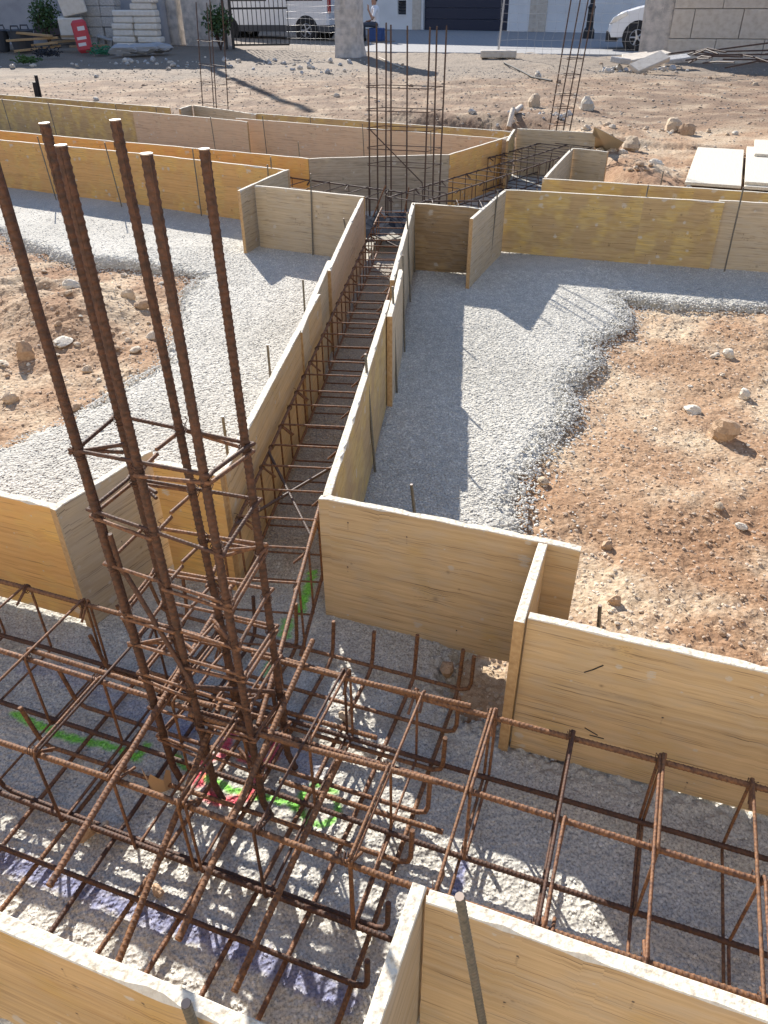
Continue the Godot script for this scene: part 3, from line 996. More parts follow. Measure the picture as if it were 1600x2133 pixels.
func build_stakes() -> void:
	var g := "steel pins holding the formwork"
	stake(site(-0.45, 0.366, 0.0), site(-0.456, 0.369, 0.575), "thick stake top at bottom edge, before the bottom left board", true, "", 0.008)
	stake(Vector3(0.217, 0.000, -0.558), Vector3(0.103, 0.769, -0.558), "long rusty stake leaning on inner side of bottom right board", true, "", 0.0075)
	stake(Vector3(0.671, -0.050, -1.642), Vector3(0.631, 0.339, -1.642), "stake behind the long warm pine board at right")
	stake(Vector3(0.138, 0.000, -2.309), Vector3(0.101, 0.336, -2.309), "stake behind the bare pine board of near pad")
	stake(Vector3(-0.108, 0.000, -2.437), Vector3(-0.145, 0.425, -2.437), "ribbed stake at near end of right beam board")
	stake(Vector3(-0.039, -0.000, -2.935), Vector3(-0.073, 0.580, -2.935), "tall stake in middle of the long yellowish beam board")
	stake(Vector3(0.076, 0.000, -3.778), Vector3(0.052, 0.588, -3.778), "stake against the short lapping board right of the beam")
	stake(Vector3(0.134, 0.000, -4.334), Vector3(0.117, 0.586, -4.334), "stake right of the beam, just beyond lapping board")
	stake(Vector3(0.199, 0.000, -5.242), Vector3(0.168, 0.604, -5.242), "stake near the far end of right beam boards")
	stake(Vector3(0.256, 0.000, -5.943), Vector3(0.236, 0.510, -5.943), "stake in the corner between beam and dark brown board")
	stake(Vector3(-0.623, 0.000, -2.578), Vector3(-0.618, 0.480, -2.578), "olive stake outside left beam board, nearest of three", true)
	stake(Vector3(-0.544, 0.000, -3.331), Vector3(-0.541, 0.462, -3.331), "grey stake outside left beam board, middle of three", true)
	stake(Vector3(-0.465, 0.000, -4.337), Vector3(-0.461, 0.449, -4.337), "pale stake outside left beam board, farthest of three", true)
	stake(Vector3(-0.584, 0.000, -6.423), Vector3(-0.565, 0.634, -6.423), "tall dark stake before grey board of far pad")
	stake(Vector3(-0.238, 0.000, -6.093), Vector3(-0.298, 0.371, -6.093), "short stake beside far end of left beam boards")
	stake(Vector3(0.867, 0.000, -6.106), Vector3(0.888, 0.561, -6.106), "dark stake against the torn grey wing board")
	stake(Vector3(1.241, 0.000, -6.421), Vector3(1.249, 0.508, -6.421), "first stake from the left along mustard board", false, g)
	stake(Vector3(2.038, 0.000, -6.157), Vector3(2.052, 0.584, -6.157), "second stake from the left along mustard board", false, g)
	stake(Vector3(2.682, 0.000, -5.888), Vector3(2.667, 0.620, -5.888), "last stake at joint of mustard and grey brown boards", false, g)
	stake(Vector3(-3.505, 0.000, -8.551), Vector3(-3.542, 0.612, -8.551), "stake at left against orange strip board, nearest image edge", false, g)
	stake(Vector3(-2.698, 0.000, -8.199), Vector3(-2.745, 0.606, -8.199), "stake at joint of orange and yellow far boards", false, g)
	stake(Vector3(-1.794, 0.000, -7.808), Vector3(-1.793, 0.609, -7.808), "stake on yellow stained board, beside the short column bar", false, g)
	stake(Vector3(-1.048, 0.000, -7.397), Vector3(-1.038, 0.533, -7.397), "thin stake inside corner of far wing board", false, g)
	stake(Vector3(-1.029, 0.000, -7.432), Vector3(-1.007, 0.591, -7.432), "thin stake behind the far wing board", false, g)
	var rows := [[7, 205], [103, 210], [243, 216], [327, 221], [442, 243], [550, 242], [648, 243], [757, 256], [624, 298], [899, 266]]
	for k in rows.size():
		var p: Vector3 = [Vector3(-5.559, 0.560, -12.545), Vector3(-4.715, 0.560, -12.087), Vector3(-3.663, 0.560, -11.751), Vector3(-3.031, 0.560, -11.453), Vector3(-2.099, 0.560, -10.412), Vector3(-1.464, 0.560, -10.467), Vector3(-0.867, 0.560, -10.393), Vector3(-0.209, 0.560, -9.746), Vector3(-0.842, 0.550, -8.489), Vector3(0.554, 0.560, -9.196)][k]
		var q := Vector3(p.x, -0.03, p.z)
		p.y = 0.56
		stake(q + Vector3(0.01, 0, 0.03), p + Vector3(-0.01, 0, 0.03), "thin stake on the farthest formwork row, %s from the left" % ["first", "second", "third", "fourth", "fifth", "sixth", "seventh", "ninth", "eighth", "tenth"][k], false, "stakes of the farthest formwork row")
	var boxed := ["thin stake at back end of the pale far box side board", "thin stake halfway along the pale far box side board", "short stake in earth between far box and flat boards", "left of two thin stakes inside slanting far strip", "right of two thin stakes inside slanting far strip"]
	var kb := 0
	for p in [Vector3(1.893, 0.560, -8.221), Vector3(1.618, 0.520, -7.563), Vector3(2.679, 0.400, -7.686), Vector3(1.188, 0.560, -9.834), Vector3(1.280, 0.560, -9.713)]:
		stake(Vector3(p.x, 0.0, p.z), p, boxed[kb], false, "stakes round the far box")
		kb += 1


# ---------------------------------------------------------------- reinforcement
# closed link in the plane of "across" and up, hooked at one corner
func link_path(c: Vector3, across: Vector3, x0: float, x1: float, y0: float, y1: float, start: int, skew: Vector3) -> PackedVector3Array:
	var cs := [Vector2(x0, y1), Vector2(x1, y1), Vector2(x1, y0), Vector2(x0, y0)]
	var p := PackedVector3Array()
	var mid := Vector2((x0 + x1) * 0.5, (y0 + y1) * 0.5)
	var r := 0.014
	var flat := []
	var first: Vector2 = cs[start]
	flat.append(first + (mid - first).normalized() * 0.075)
	for i in 5:
		var q: Vector2 = cs[(start + i) % 4]
		var prev: Vector2 = cs[(start + i + 3) % 4]
		var next: Vector2 = cs[(start + i + 1) % 4]
		if i > 0:
			flat.append(q + (prev - q).normalized() * r)
		flat.append(q + ((prev - q).normalized() + (next - q).normalized()) * (r * 0.3))
		if i < 4:
			flat.append(q + (next - q).normalized() * r)
	flat.append(first + (mid - first).normalized() * 0.07 + Vector2(0.008, 0.0))
	var count := flat.size()
	for i in count:
		var q: Vector2 = flat[i]
		p.append(c + across * q.x + Vector3(0, q.y, 0) + skew * (float(i) / count))
	return p


func tie(root: Node3D, at: Vector3, c: Vector3, d: Vector3, r: float, seed_: int) -> void:
	# a twist of soft wire round a crossing, its tail left standing
	var s := d.cross(Vector3.UP if absf(d.y) < 0.9 else Vector3.RIGHT).normalized()
	var o := d.cross(s)
	var p := PackedVector3Array()
	for i in 15:
		var an := TAU * i / 6.0 + seed_
		p.append(c + (s * cos(an) + o * sin(an)) * r + d * (0.0012 * (i - 7) + 0.004 * sin(an + 1.0)))
	var e := p[14]
	p.append(e + Vector3(0.006, 0.01, 0.004))
	p.append(e + Vector3(0.003 - 0.004 * (seed_ % 3), 0.019, 0.01))
	var b := Builder.new()
	b.tube(p, 0.0012, 4, 0.0, 0.0, false)
	piece("tie_wire", b, mats.rust_dark, root, at)


func cage(label: String, a: Vector3, b: Vector3, half: float, y0: float, y1: float, gap: float, r: float, rs: float, near: bool, bars := [-1.0, 1.0], group := "") -> Node3D:
	var dir := Vector3(b.x - a.x, 0, b.z - a.z).normalized()
	var across := dir.cross(Vector3.UP)
	var at := Vector3((a.x + b.x) * 0.5, 0.0, (a.z + b.z) * 0.5)
	var root := thing("rebar_cage", label, "rebar cage", at, group)
	var rr := RandomNumberGenerator.new()
	rr.seed = int(absf(a.x * 100.0 + a.z * 37.0)) + 3
	var mt: Material = mats.rust if near else mats.rust_brown
	for y in [y0, y1]:
		for x in bars:
			var bd := Builder.new()
			var o: Vector3 = across * (half * x) + Vector3(0, y, 0)
			var j := Vector3(rr.randf_range(-0.006, 0.006), rr.randf_range(-0.004, 0.004), rr.randf_range(-0.006, 0.006))
			var p0: Vector3 = Vector3(a.x, 0, a.z) + o - dir * rr.randf_range(0.0, 0.1)
			var p1: Vector3 = Vector3(b.x, 0, b.z) + o + dir * rr.randf_range(0.0, 0.1)
			bd.tube(PackedVector3Array([p0, p0.lerp(p1, 0.5) + j, p1]), r, 8 if near else 6, 0.011 if near else 0.0, 0.13)
			piece("longitudinal_bar", bd, mt, root, at)
	var length := a.distance_to(b)
	var k := int(length / gap)
	for i in k + 1:
		var c := Vector3(a.x, 0, a.z) + dir * (gap * i + rr.randf_range(-0.01, 0.01))
		var bd := Builder.new()
		bd.tube(link_path(c, across, -half - r, half + r, y0 - r, y1 + r + rs, i % 2, dir * rr.randf_range(-0.02, 0.02)), rs, 6 if near else 5)
		piece("stirrup", bd, mt, root, at)
		if near:
			for x in bars:
				tie(root, at, c + across * (half * x) + Vector3(0, y1, 0), dir, r + 0.004, i)
	return root


func build_near_cage() -> void:
	var at := site(-0.3, 1.04, 0.0)
	var root := thing("rebar_cage", "rusty rebar cage of the near strip crossing the foreground", "rebar cage", at)
	var rr := RandomNumberGenerator.new()
	rr.seed = 77
	var ns := [1.28, 1.045, 0.80]
	for n in ns:
		for y in [0.055, 0.312]:
			var p := PackedVector3Array()
			for i in 7:
				var s := -2.35 + i * 0.69
				p.append(site(s, n + rr.randf_range(-0.008, 0.008), y + rr.randf_range(-0.006, 0.004)))
			var bd := Builder.new()
			bd.tube(p, 0.0074, 8, 0.0105, 0.16)
			piece("longitudinal_bar", bd, [mats.rust, mats.rust_orange, mats.rust_dark][rr.randi() % 3] if y < 0.2 else [mats.rust, mats.rust_orange][rr.randi() % 2], root, at)
	# lapped bars over the pad
	for q in [[-0.85, -0.235, 1.262, 0.318, 0.02], [-0.9, -0.25, 1.02, 0.322, 0.016], [-1.45, -0.86, 1.07, 0.318, -0.01], [-0.7, -0.24, 1.08, 0.062, 0.0], [-1.3, -0.5, 1.30, 0.06, 0.0]]:
		var bd := Builder.new()
		bd.tube(PackedVector3Array([site(q[0], q[2], q[3]), site((q[0] + q[1]) * 0.5, q[2] + q[4] * 0.3, q[3]), site(q[1], q[2] + q[4], q[3] + 0.004)]), 0.0074, 8, 0.0105, 0.16)
		piece("lap_bar", bd, mats.rust_orange, root, at)
	var ss := [-2.25, -2.05, -1.845, -1.64, -1.43, -1.2, -0.975, -0.785, -0.585, -0.385, -0.182, 0.02, 0.226, 0.432, 0.64, 0.845, 1.05, 1.25, 1.45, 1.65]
	var across := site(0, 1) - site(0, 0)
	var along := site(1, 0) - site(0, 0)
	for i in ss.size():
		var s: float = ss[i]
		var bd := Builder.new()
		bd.tube(link_path(site(s, 0), across, 0.786, 1.294, 0.043, 0.327, 1 if i % 2 else 0, along * rr.randf_range(-0.02, 0.035)), 0.004, 6, 0.009, 0.1)
		piece("stirrup", bd, [mats.rust, mats.rust_orange, mats.rust_dark][i % 3], root, at)
		# inner link that doubles the middle leg
		bd = Builder.new()
		var lo := 0.787 if i % 2 else 1.033
		bd.tube(link_path(site(s + 0.013, 0), across, lo, lo + 0.262, 0.047, 0.331, 0 if i % 2 else 1, along * rr.randf_range(-0.025, 0.025)), 0.004, 6, 0.009, 0.1)
		piece("stirrup", bd, [mats.rust_orange, mats.rust, mats.rust][i % 3], root, at)
		for n in ns:
			tie(root, at, site(s, n, 0.315), along, 0.013, i)
	# starter bars laid across the cage
	for q in [[-1.035, 1.5, -0.925, 0.535, 0.338, 0.33], [-0.86, 1.12, -0.765, 0.5, 0.30, 0.2], [-0.705, 1.35, -0.64, 0.55, 0.338, 0.28], [-0.5, 1.05, -0.515, 0.53, 0.29, 0.2]]:
		var bd := Builder.new()
		bd.tube(PackedVector3Array([site(q[0], q[1], q[4]), site(q[2], q[3], q[5])]), 0.0078, 8, 0.0115, 0.2)
		piece("cross_bar", bd, mats.rust_orange if q[0] > -0.9 else mats.rust, root, at)
	# mat under the cage: hooked bars both ways
	at = site(-0.85, 1.08, 0.0)
	root = thing("rebar_mat", "rusty hooked bar mat lying on concrete under the near column", "rebar mat", at)
	for n in [0.685, 0.815, 0.985, 1.13, 1.27, 1.41, 1.58]:
		var bd := Builder.new()
		var j := rr.randf_range(-0.01, 0.01)
		var hl := rr.randf_range(0.12, 0.16)
		bd.tube(PackedVector3Array([site(-1.44, n + j, 0.042 + hl), site(-1.415, n + j, 0.075), site(-1.405, n + j, 0.05), site(-1.38, n + j, 0.038), site(-0.85, n, 0.036), site(-0.325, n, 0.038), site(-0.302, n, 0.05), site(-0.295, n, 0.075), site(-0.293, n, 0.045 + hl)]), 0.0064, 8, 0.0095, 0.14)
		piece("mat_bar", bd, [mats.rust, mats.rust_orange, mats.rust_dark][rr.randi() % 3], root, at)
	for s in [-1.31, -1.18, -1.045, -0.89, -0.76, -0.622, -0.48, -0.335]:
		var bd := Builder.new()
		var j := rr.randf_range(-0.02, 0.012)
		var hl := rr.randf_range(0.13, 0.17)
		bd.tube(PackedVector3Array([site(s + j, 0.475, 0.03 + hl), site(s + j, 0.48, 0.06), site(s + j, 0.49, 0.032), site(s + j, 0.52, 0.022), site(s, 1.05, 0.022), site(s, 1.55, 0.024), site(s, 1.58, 0.035), site(s, 1.592, 0.065), site(s + 0.004, 1.60, 0.04 + hl)]), 0.0064, 8, 0.0095, 0.14)
		piece("mat_bar", bd, [mats.rust, mats.rust_orange, mats.rust_dark][rr.randi() % 3], root, at)


func build_near_column() -> void:
	var at := site(-0.86, 1.09, 0.0)
	var root := thing("rebar_column", "tall rusty six bar column cage rising in the left foreground", "rebar column", at)
	var bars := [[Vector3(-0.590, 0.010, -1.307), Vector3(-0.622, 1.622, -1.307)], [Vector3(-0.543, 0.010, -1.435), Vector3(-0.577, 1.637, -1.435)], [Vector3(-0.464, 0.010, -1.246), Vector3(-0.484, 1.631, -1.246)], [Vector3(-0.398, 0.010, -1.388), Vector3(-0.440, 1.647, -1.388)], [Vector3(-0.326, 0.010, -1.194), Vector3(-0.342, 1.627, -1.194)], [Vector3(-0.276, 0.010, -1.346), Vector3(-0.290, 1.609, -1.346)]]
	var k := 0
	for q in bars:
		var a: Vector3 = q[0]
		var b: Vector3 = q[1]
		var bd := Builder.new()
		bd.tube(PackedVector3Array([a + Vector3(0.02, 0.0, 0.015), a.lerp(b, 0.03), a.lerp(b, 0.5) + Vector3(0.002 * (k % 3 - 1), 0, 0.003), b]), 0.0093, 12, 0.0135, 0.15)
		# the two seams along a deformed bar
		var d := (b - a).normalized()
		var sd := d.cross(Vector3(0.8, 0, 0.6 - 0.3 * k)).normalized()
		for sg in [-1.0, 1.0]:
			bd.bar(a.lerp(b, 0.04) + sd * sg * 0.0088, b + sd * sg * 0.0088, 0.002, 5)
		piece("vertical_bar", bd, mats.rust_dark, root, at)
		bd = Builder.new()
		bd.bar(b, b + d * 0.002, 0.0094, 12)
		piece("cut_end", bd, mats.cut, root, at)
		k += 1
	var rr := RandomNumberGenerator.new()
	rr.seed = 5
	var ys := [1.06, 0.905, 0.77, 0.64, 0.53, 0.42, 0.31, 0.185]
	for i in ys.size():
		var c := []
		for j in [0, 1, 5, 4]:
			var a: Vector3 = bars[j][0]
			var b: Vector3 = bars[j][1]
			var y: float = ys[i] + rr.randf_range(-0.018, 0.018)
			c.append(a.lerp(b, (y - a.y) / (b.y - a.y)))
		var mid: Vector3 = (c[0] + c[1] + c[2] + c[3]) * 0.25
		var p := PackedVector3Array()
		var start := i % 4
		for j in 5:
			var q: Vector3 = c[(start + j) % 4]
			var prev: Vector3 = c[(start + j + 3) % 4]
			var next: Vector3 = c[(start + j + 1) % 4]
			var o := Vector3(q.x - mid.x, 0, q.z - mid.z).normalized() * 0.022
			if j == 0:
				p.append(q + (mid - q).normalized() * 0.09 + Vector3(0, 0.012, 0))
			else:
				p.append(q + o * 0.6 + (prev - q).normalized() * 0.02)
			p.append(q + o * 0.85)
			if j < 4:
				p.append(q + o * 0.6 + (next - q).normalized() * 0.02)
			else:
				p.append(q + (mid - q).normalized() * 0.085 - Vector3(0, 0.014, 0))
		for j in p.size():
			p[j].y += 0.009 * float(j) / p.size()
		var bd := Builder.new()
		bd.tube(p, 0.0045, 7, 0.009, 0.1)
		piece("stirrup", bd, mats.rust_dark if i < 2 else mats.rust, root, at)
		# second link doubling one end
		bd = Builder.new()
		var m0: Vector3 = (bars[2][0] as Vector3).lerp(bars[2][1], ys[i] / 1.63) + Vector3(-0.005, -0.012, 0.012)
		var m1: Vector3 = (bars[3][0] as Vector3).lerp(bars[3][1], ys[i] / 1.63) + Vector3(0.0, -0.012, -0.012)
		var e0: Vector3 = c[3] + (c[3] - mid).normalized() * 0.016 - Vector3(0, 0.012, 0)
		var e1: Vector3 = c[2] + (c[2] - mid).normalized() * 0.016 - Vector3(0, 0.012, 0)
		if i % 2:
			e0 = c[0] + (c[0] - mid).normalized() * 0.016 - Vector3(0, 0.012, 0)
			e1 = c[1] + (c[1] - mid).normalized() * 0.016 - Vector3(0, 0.012, 0)
		bd.tube(PackedVector3Array([m1.lerp(m0, 0.55) + Vector3(0, 0.01, 0), m1, m1.lerp(e1, 0.1), e1, e1.lerp(e0, 0.08), e0.lerp(e1, 0.08), e0, m0, m0.lerp(m1, 0.45)]), 0.0045, 7, 0.009, 0.1)
		piece("stirrup", bd, mats.rust, root, at)
		for j in 6:
			var a: Vector3 = bars[j][0]
			var b: Vector3 = bars[j][1]
			tie(root, at, a.lerp(b, ys[i] / 1.63), (b - a).normalized(), 0.0135, i + j)
	# slanting stiffener
	var a0: Vector3 = (bars[0][0] as Vector3).lerp(bars[0][1], 0.53) + Vector3(0.016, 0, 0.008)
	var a1: Vector3 = (bars[0][0] as Vector3).lerp(bars[0][1], 0.47) + Vector3(0.018, 0, 0.008)
	var a2: Vector3 = (bars[4][0] as Vector3).lerp(bars[4][1], 0.29) + Vector3(-0.12, 0, -0.02)
	var a3: Vector3 = (bars[5][0] as Vector3).lerp(bars[5][1], 0.2) + Vector3(-0.012, 0, 0.016)
	var bs := Builder.new()
	bs.tube(PackedVector3Array([a0, a1, a1 + Vector3(0.01, -0.02, 0), a2, a3, a3 - Vector3(0, 0.08, 0)]), 0.006, 7, 0.01, 0.1)
	piece("slanting_bar", bs, mats.rust_dark, root, at)


func build_far_cages() -> void:
	# the beam that leads to the far pad
	var a := site(-0.985, 1.52, 0.0)
	var b := site(-2.12, 6.2, 0.0)
	var root := cage("long narrow rebar cage running down the beam between the boards", a, b, 0.137, 0.06, 0.325, 0.168, 0.0065, 0.004, true)
	var at := root.position
	for q in [[0.06, 0.16, 0.325, 1.0], [0.16, 0.06, 0.325, 1.0], [0.79, 0.84, 0.325, 1.0], [0.84, 0.79, 0.32, 1.0]]:
		var bd := Builder.new()
		var dir := (b - a).normalized()
		var across := dir.cross(Vector3.UP)
		bd.bar(a.lerp(b, q[0]) - across * 0.13 + Vector3(0, q[2] + 0.012, 0), a.lerp(b, q[1]) + across * 0.13 + Vector3(0, q[2] - 0.03, 0), 0.006, 6, 0.011, 0.1)
		piece("slanting_bar", bd, mats.rust_brown, root, at)
	# top bar that runs on into the near pad
	var bd2 := Builder.new()
	bd2.tube(PackedVector3Array([site(-0.97, 2.02, 0.336), site(-0.944, 1.914, 0.332), site(-0.775, 1.281, 0.325), site(-0.72, 1.05, 0.318)]), 0.007, 8, 0.0105, 0.13)
	piece("longitudinal_bar", bd2, mats.rust, root, at)
	cage("dark rebar cage in the far strip left of far column", Vector3(-1.099, 0.330, -7.847) + Vector3(-0.8, -0.33, -0.45), Vector3(0.019, 0.330, -6.986) + Vector3(0, -0.33, -0.1), 0.18, 0.06, 0.33, 0.22, 0.007, 0.004, false)
	cage("slanting rebar cage running right from far column to far box", Vector3(0.186, 0.300, -6.881) + Vector3(0, -0.3, 0), Vector3(1.402, 0.300, -8.457) + Vector3(0.1, -0.3, -0.1), 0.17, 0.06, 0.33, 0.21, 0.007, 0.004, false)
	cage("rebar cage inside the box under right far column", Vector3(1.472, 0.300, -8.585) + Vector3(-0.1, -0.3, 0.1), Vector3(2.041, 0.300, -9.277) + Vector3(0.1, -0.3, -0.2), 0.3, 0.05, 0.36, 0.15, 0.007, 0.004, false, [-1.0, 0.0, 1.0])
	cage("rebar cage in right far strip behind the mustard board", Vector3(0.431, 0.300, -6.785) + Vector3(0, -0.3, 0.1), Vector3(1.407, 0.300, -6.935) + Vector3(1.2, -0.3, 0.25), 0.16, 0.06, 0.33, 0.2, 0.007, 0.004, false)
	far_column("slender eight bar column cage standing in the far pad", Vector3(-0.115, 0.000, -7.516), Vector3(0.391, -0.000, -7.358), 0.24, 1.57, [0.5, 0.64, 0.8, 0.95, 1.13], true)
	far_column("slender column cage at upper left in the farthest row", Vector3(-2.729, 0.300, -12.838), Vector3(-2.448, 0.300, -12.453), 0.16, 1.72, [0.45, 0.72, 0.95, 1.25], false, 0.1)
	far_column("reddish column cage at upper right in the far box", Vector3(1.963, 0.300, -9.530), Vector3(2.136, 0.300, -9.588), 0.18, 1.75, [0.55, 0.72, 0.85, 1.05, 1.2], false, 0.13)
	# two loose starter bars standing out of the beam end
	for q in [[Vector3(-0.130, 0.050, -7.001), Vector3(0.033, 0.430, -7.001)], [Vector3(0.186, 0.050, -7.161), Vector3(0.244, 0.380, -7.161)]]:
		var bd := Builder.new()
		bd.bar(q[0], q[1], 0.007, 6, 0.012, 0.1)
		solo("starter_bar", bd, mats.rust, q[0], "loose slanting starter bar at far end of the beam", "rebar", "loose starter bars at the beam end")
	# dark sheeting lying in the beam end
	var sb := Builder.new()
	var o := Vector3(0.017, 0.100, -6.767)
	var rows := []
	for i in 9:
		var row := []
		for j in 7:
			var x := (i - 4) * 0.052
			var z := (j - 3) * 0.12
			row.append(o + Vector3(x + z * -0.1, 0.06 + 0.05 * noise_c.get_noise_2d(x * 1.2, z * 1.2) + 0.05 * noise_b.get_noise_2d(x * 2.0, z * 2.0), z))
		rows.append(row)
	for i in 8:
		for j in 6:
			sb.quad(rows[i][j], rows[i + 1][j], rows[i + 1][j + 1], rows[i][j + 1])
	var sheeting := plain(0.02, 0.024, 0.034, 1.0)
	sheeting.metallic_specular = 0.1
	solo("plastic_sheet", sb, sheeting, o, "crumpled dark plastic sheet lying where beam meets far pad", "sheet")


func far_column(label: String, a: Vector3, b: Vector3, deep: float, top: float, ys: Array, wide: bool, lean := 0.0) -> void:
	var root := thing("rebar_column", label, "rebar column", a)
	var dir := Vector3(b.x - a.x, 0, b.z - a.z)
	var back := Vector3(-dir.z, 0, dir.x).normalized()
	if back.z > 0:
		back = -back
	back *= deep
	var feet := []
	var xs := [0.0, 0.4, 1.0] if wide else [0.0, 1.0]
	for x in xs:
		feet.append(a + dir * x)
		feet.append(a + dir * (x + (0.16 if wide else 0.12)) + back)
	if wide:
		feet.append(a + dir * 0.08 + back * 0.5)
		feet.append(a + dir * 1.1 + back * 0.5)
	var r := RandomNumberGenerator.new()
	r.seed = int(top * 1000)
	for f in feet:
		var bd := Builder.new()
		var t: Vector3 = f + Vector3(lean + r.randf_range(-0.02, 0.02), 0, r.randf_range(-0.02, 0.02))
		t.y = top + r.randf_range(-0.03, 0.03)
		var f2: Vector3 = f
		f2.y = minf(f.y, 0.03)
		bd.bar(f2, t, 0.0075, 7)
		piece("vertical_bar", bd, mats.rust_brown, root, a)
	for y in ys:
		var bd := Builder.new()
		var off := Vector3(lean * (y - 0.3) / (top - 0.3), y - a.y, 0)
		var ex := dir.normalized() * 0.015
		var o2 := dir * (0.16 if wide else 0.12)
		bd.tube(PackedVector3Array([a - ex + off, b + ex + off, b + o2 + back + ex + off, a + o2 + back - ex + off, a - ex + off + Vector3(0, 0.012, 0)]), 0.004, 5)
		piece("stirrup", bd, mats.rust_brown, root, a)
	if wide:
		var bd := Builder.new()
		bd.tube(PackedVector3Array([a + Vector3(0.01, 0.88 - a.y, 0), a + Vector3(0.012, 0.8 - a.y, 0.01), b + Vector3(-0.02, 0.38 - b.y, 0.01), b + Vector3(-0.01, 0.2 - b.y, 0.0)]), 0.006, 6)
		piece("slanting_bar", bd, mats.rust_brown, root, a)


# ---------------------------------------------------------------- loose stones
func scatter_stones() -> void:
	var r := RandomNumberGenerator.new()
	r.seed = 2024
	var meshes := []
	for k in 8:
		meshes.append(stone_mesh(300 + k, r.randf_range(0.5, 0.8)))
	var shared := []
	var tints := [Color(0.66, 0.58, 0.47), Color(0.6, 0.49, 0.36), Color(0.7, 0.66, 0.58), Color(0.5, 0.36, 0.24)]
	for k in 8:
		for t in tints:
			var b: Builder = meshes[k]
			b.tinted = true
			b.cl = PackedColorArray()
			b.cl.resize(b.v.size())
			b.cl.fill(t)
			var am := ArrayMesh.new()
			b.surface(am, Vector3.ZERO, mats.stone)
			shared.append(am)
	# stones that stand out one by one
	for q in [
			[Vector3(1.720, -0.050, -3.329), 0.085, 0.07, 3, "large orange brown rock with dark cap on right earth"],
			[Vector3(1.667, -0.050, -3.621), 0.055, 0.03, 2, "flat pale stone on right earth near concrete edge"],
			[Vector3(2.130, -0.050, -4.336), 0.045, 0.03, 2, "pale lump of stone below the right far strip"],
			[Vector3(2.011, -0.050, -3.796), 0.048, 0.035, 2, "whitish stone at right, behind the large orange rock"],
			[Vector3(0.728, -0.050, -2.876), 0.035, 0.035, 1, "tan stone at foot of the lumpy concrete edge"],
			[Vector3(0.905, -0.050, -2.417), 0.028, 0.022, 3, "small orange stone on right earth beyond cross board"],
			[Vector3(0.846, -0.050, -2.067), 0.028, 0.025, 3, "small reddish stone near the stake behind pine board"],
			[Vector3(1.176, -0.050, -1.918), 0.03, 0.028, 3, "brown stone just above long pine board at right"],
			[Vector3(-2.200, -0.030, -4.342), 0.06, 0.07, 3, "orange rock with crisp shadow on left earth"],
			[Vector3(-2.205, 0.020, -5.274), 0.065, 0.055, 2, "big pale boulder in left rubble beside column bars"],
			[Vector3(-1.834, 0.020, -5.338), 0.06, 0.045, 1, "tan boulder in left rubble near concrete tongue"],
			[Vector3(-1.701, 0.000, -5.211), 0.07, 0.05, 3, "brownish boulder at right end of left rubble"],
			[Vector3(-2.040, 0.000, -4.542), 0.09, 0.03, 2, "long flat stone slab lying in left rubble"],
			[Vector3(-0.775, 0.020, -1.124), 0.034, 0.032, 3, "dark brown stone wedged under the near cage"],
			[Vector3(-0.742, 0.020, -1.140), 0.022, 0.02, 1, "small tan stone beside dark brown stone under cage"],
			[Vector3(-0.117, 0.020, -1.494), 0.03, 0.03, 1, "tan chip of stone under bars in the near pad"],
			[Vector3(0.202, -0.020, -1.722), 0.035, 0.04, 3, "reddish stone in broken concrete edge by short cross board"],
			[Vector3(-0.559, 0.010, -0.976), 0.022, 0.02, 3, "rust brown clod on concrete near blue line"],
			[Vector3(2.422, 0.300, -13.420), 0.16, 0.13, 1, "rounded boulder on far earth left of upper right column"],
			[Vector3(3.184, 0.300, -13.084), 0.14, 0.12, 2, "tall pale boulder on far earth right of upper right column"],
			[Vector3(3.866, 0.300, -11.072), 0.16, 0.1, 1, "brown boulder on far earth above flat boards"],
			[Vector3(3.959, 0.300, -10.778), 0.12, 0.09, 3, "reddish boulder on far earth beside brown boulder"],
			[Vector3(3.003, 0.300, -9.887), 0.13, 0.12, 1, "tan boulder at edge of far earth bank"],
			[Vector3(3.356, 0.300, -18.482), 0.13, 0.1, 2, "small pale boulder in middle of far earth"]]:
		var o := instance("rock", shared[(int(q[1] * 1000.0) % 8) * 4 + int(q[3])], self)
		o.scale = Vector3(q[1], q[2] * 1.5, q[1] * 0.8)
		o.position = q[0] + Vector3(0, q[2] * 0.45, 0)
		var gh := earth_height(o.position.x, o.position.z)
		if q[0].z < -2.0 and edge_distance(q[0].x, q[0].z) < -0.03:
			o.position.y = gh + q[2] * 0.45
		o.rotation.y = q[0].x * 7.0
		mark(o, q[4], "rock")
	# many like one another
	var areas := [["pale stone lying loose on red earth at right", "stones on the right earth", 1.0, 3.6, -1.9, -5.3, 80, 0.011, 0.028],
		["stone in the rubble heap on left earth", "stones of the left rubble", -4.0, -1.4, -3.4, -6.3, 105, 0.016, 0.05],
		["stone on far earth between formwork and street", "stones on the far earth", -8.0, 9.0, -11.5, -22.0, 60, 0.025, 0.07],
		["clod on earth bank beside the far box", "clods on the earth bank", 2.3, 4.6, -7.6, -11.0, 45, 0.03, 0.08]]
	for a in areas:
		var made := 0
		while made < int(a[6]):
			var x := r.randf_range(a[2], a[3])
			var z := r.randf_range(a[5], a[4])
			if edge_distance(x, z) > -0.06 or (x > 2.95 and x < 5.2 and z < -7.7 and z > -10.6):
				continue
			var o := instance("stone", shared[r.randi() % shared.size()], self)
			var s := lerpf(a[7], a[8], pow(r.randf(), 2.2))
			o.scale = Vector3(s, s * r.randf_range(0.7, 1.1), s)
			o.rotation = Vector3(r.randf_range(-0.3, 0.3), r.randf() * TAU, r.randf_range(-0.3, 0.3))
			o.position = Vector3(x, earth_height(x, z) + s * 0.2, z)
			mark(o, a[0], "stone", a[1])
			made += 1
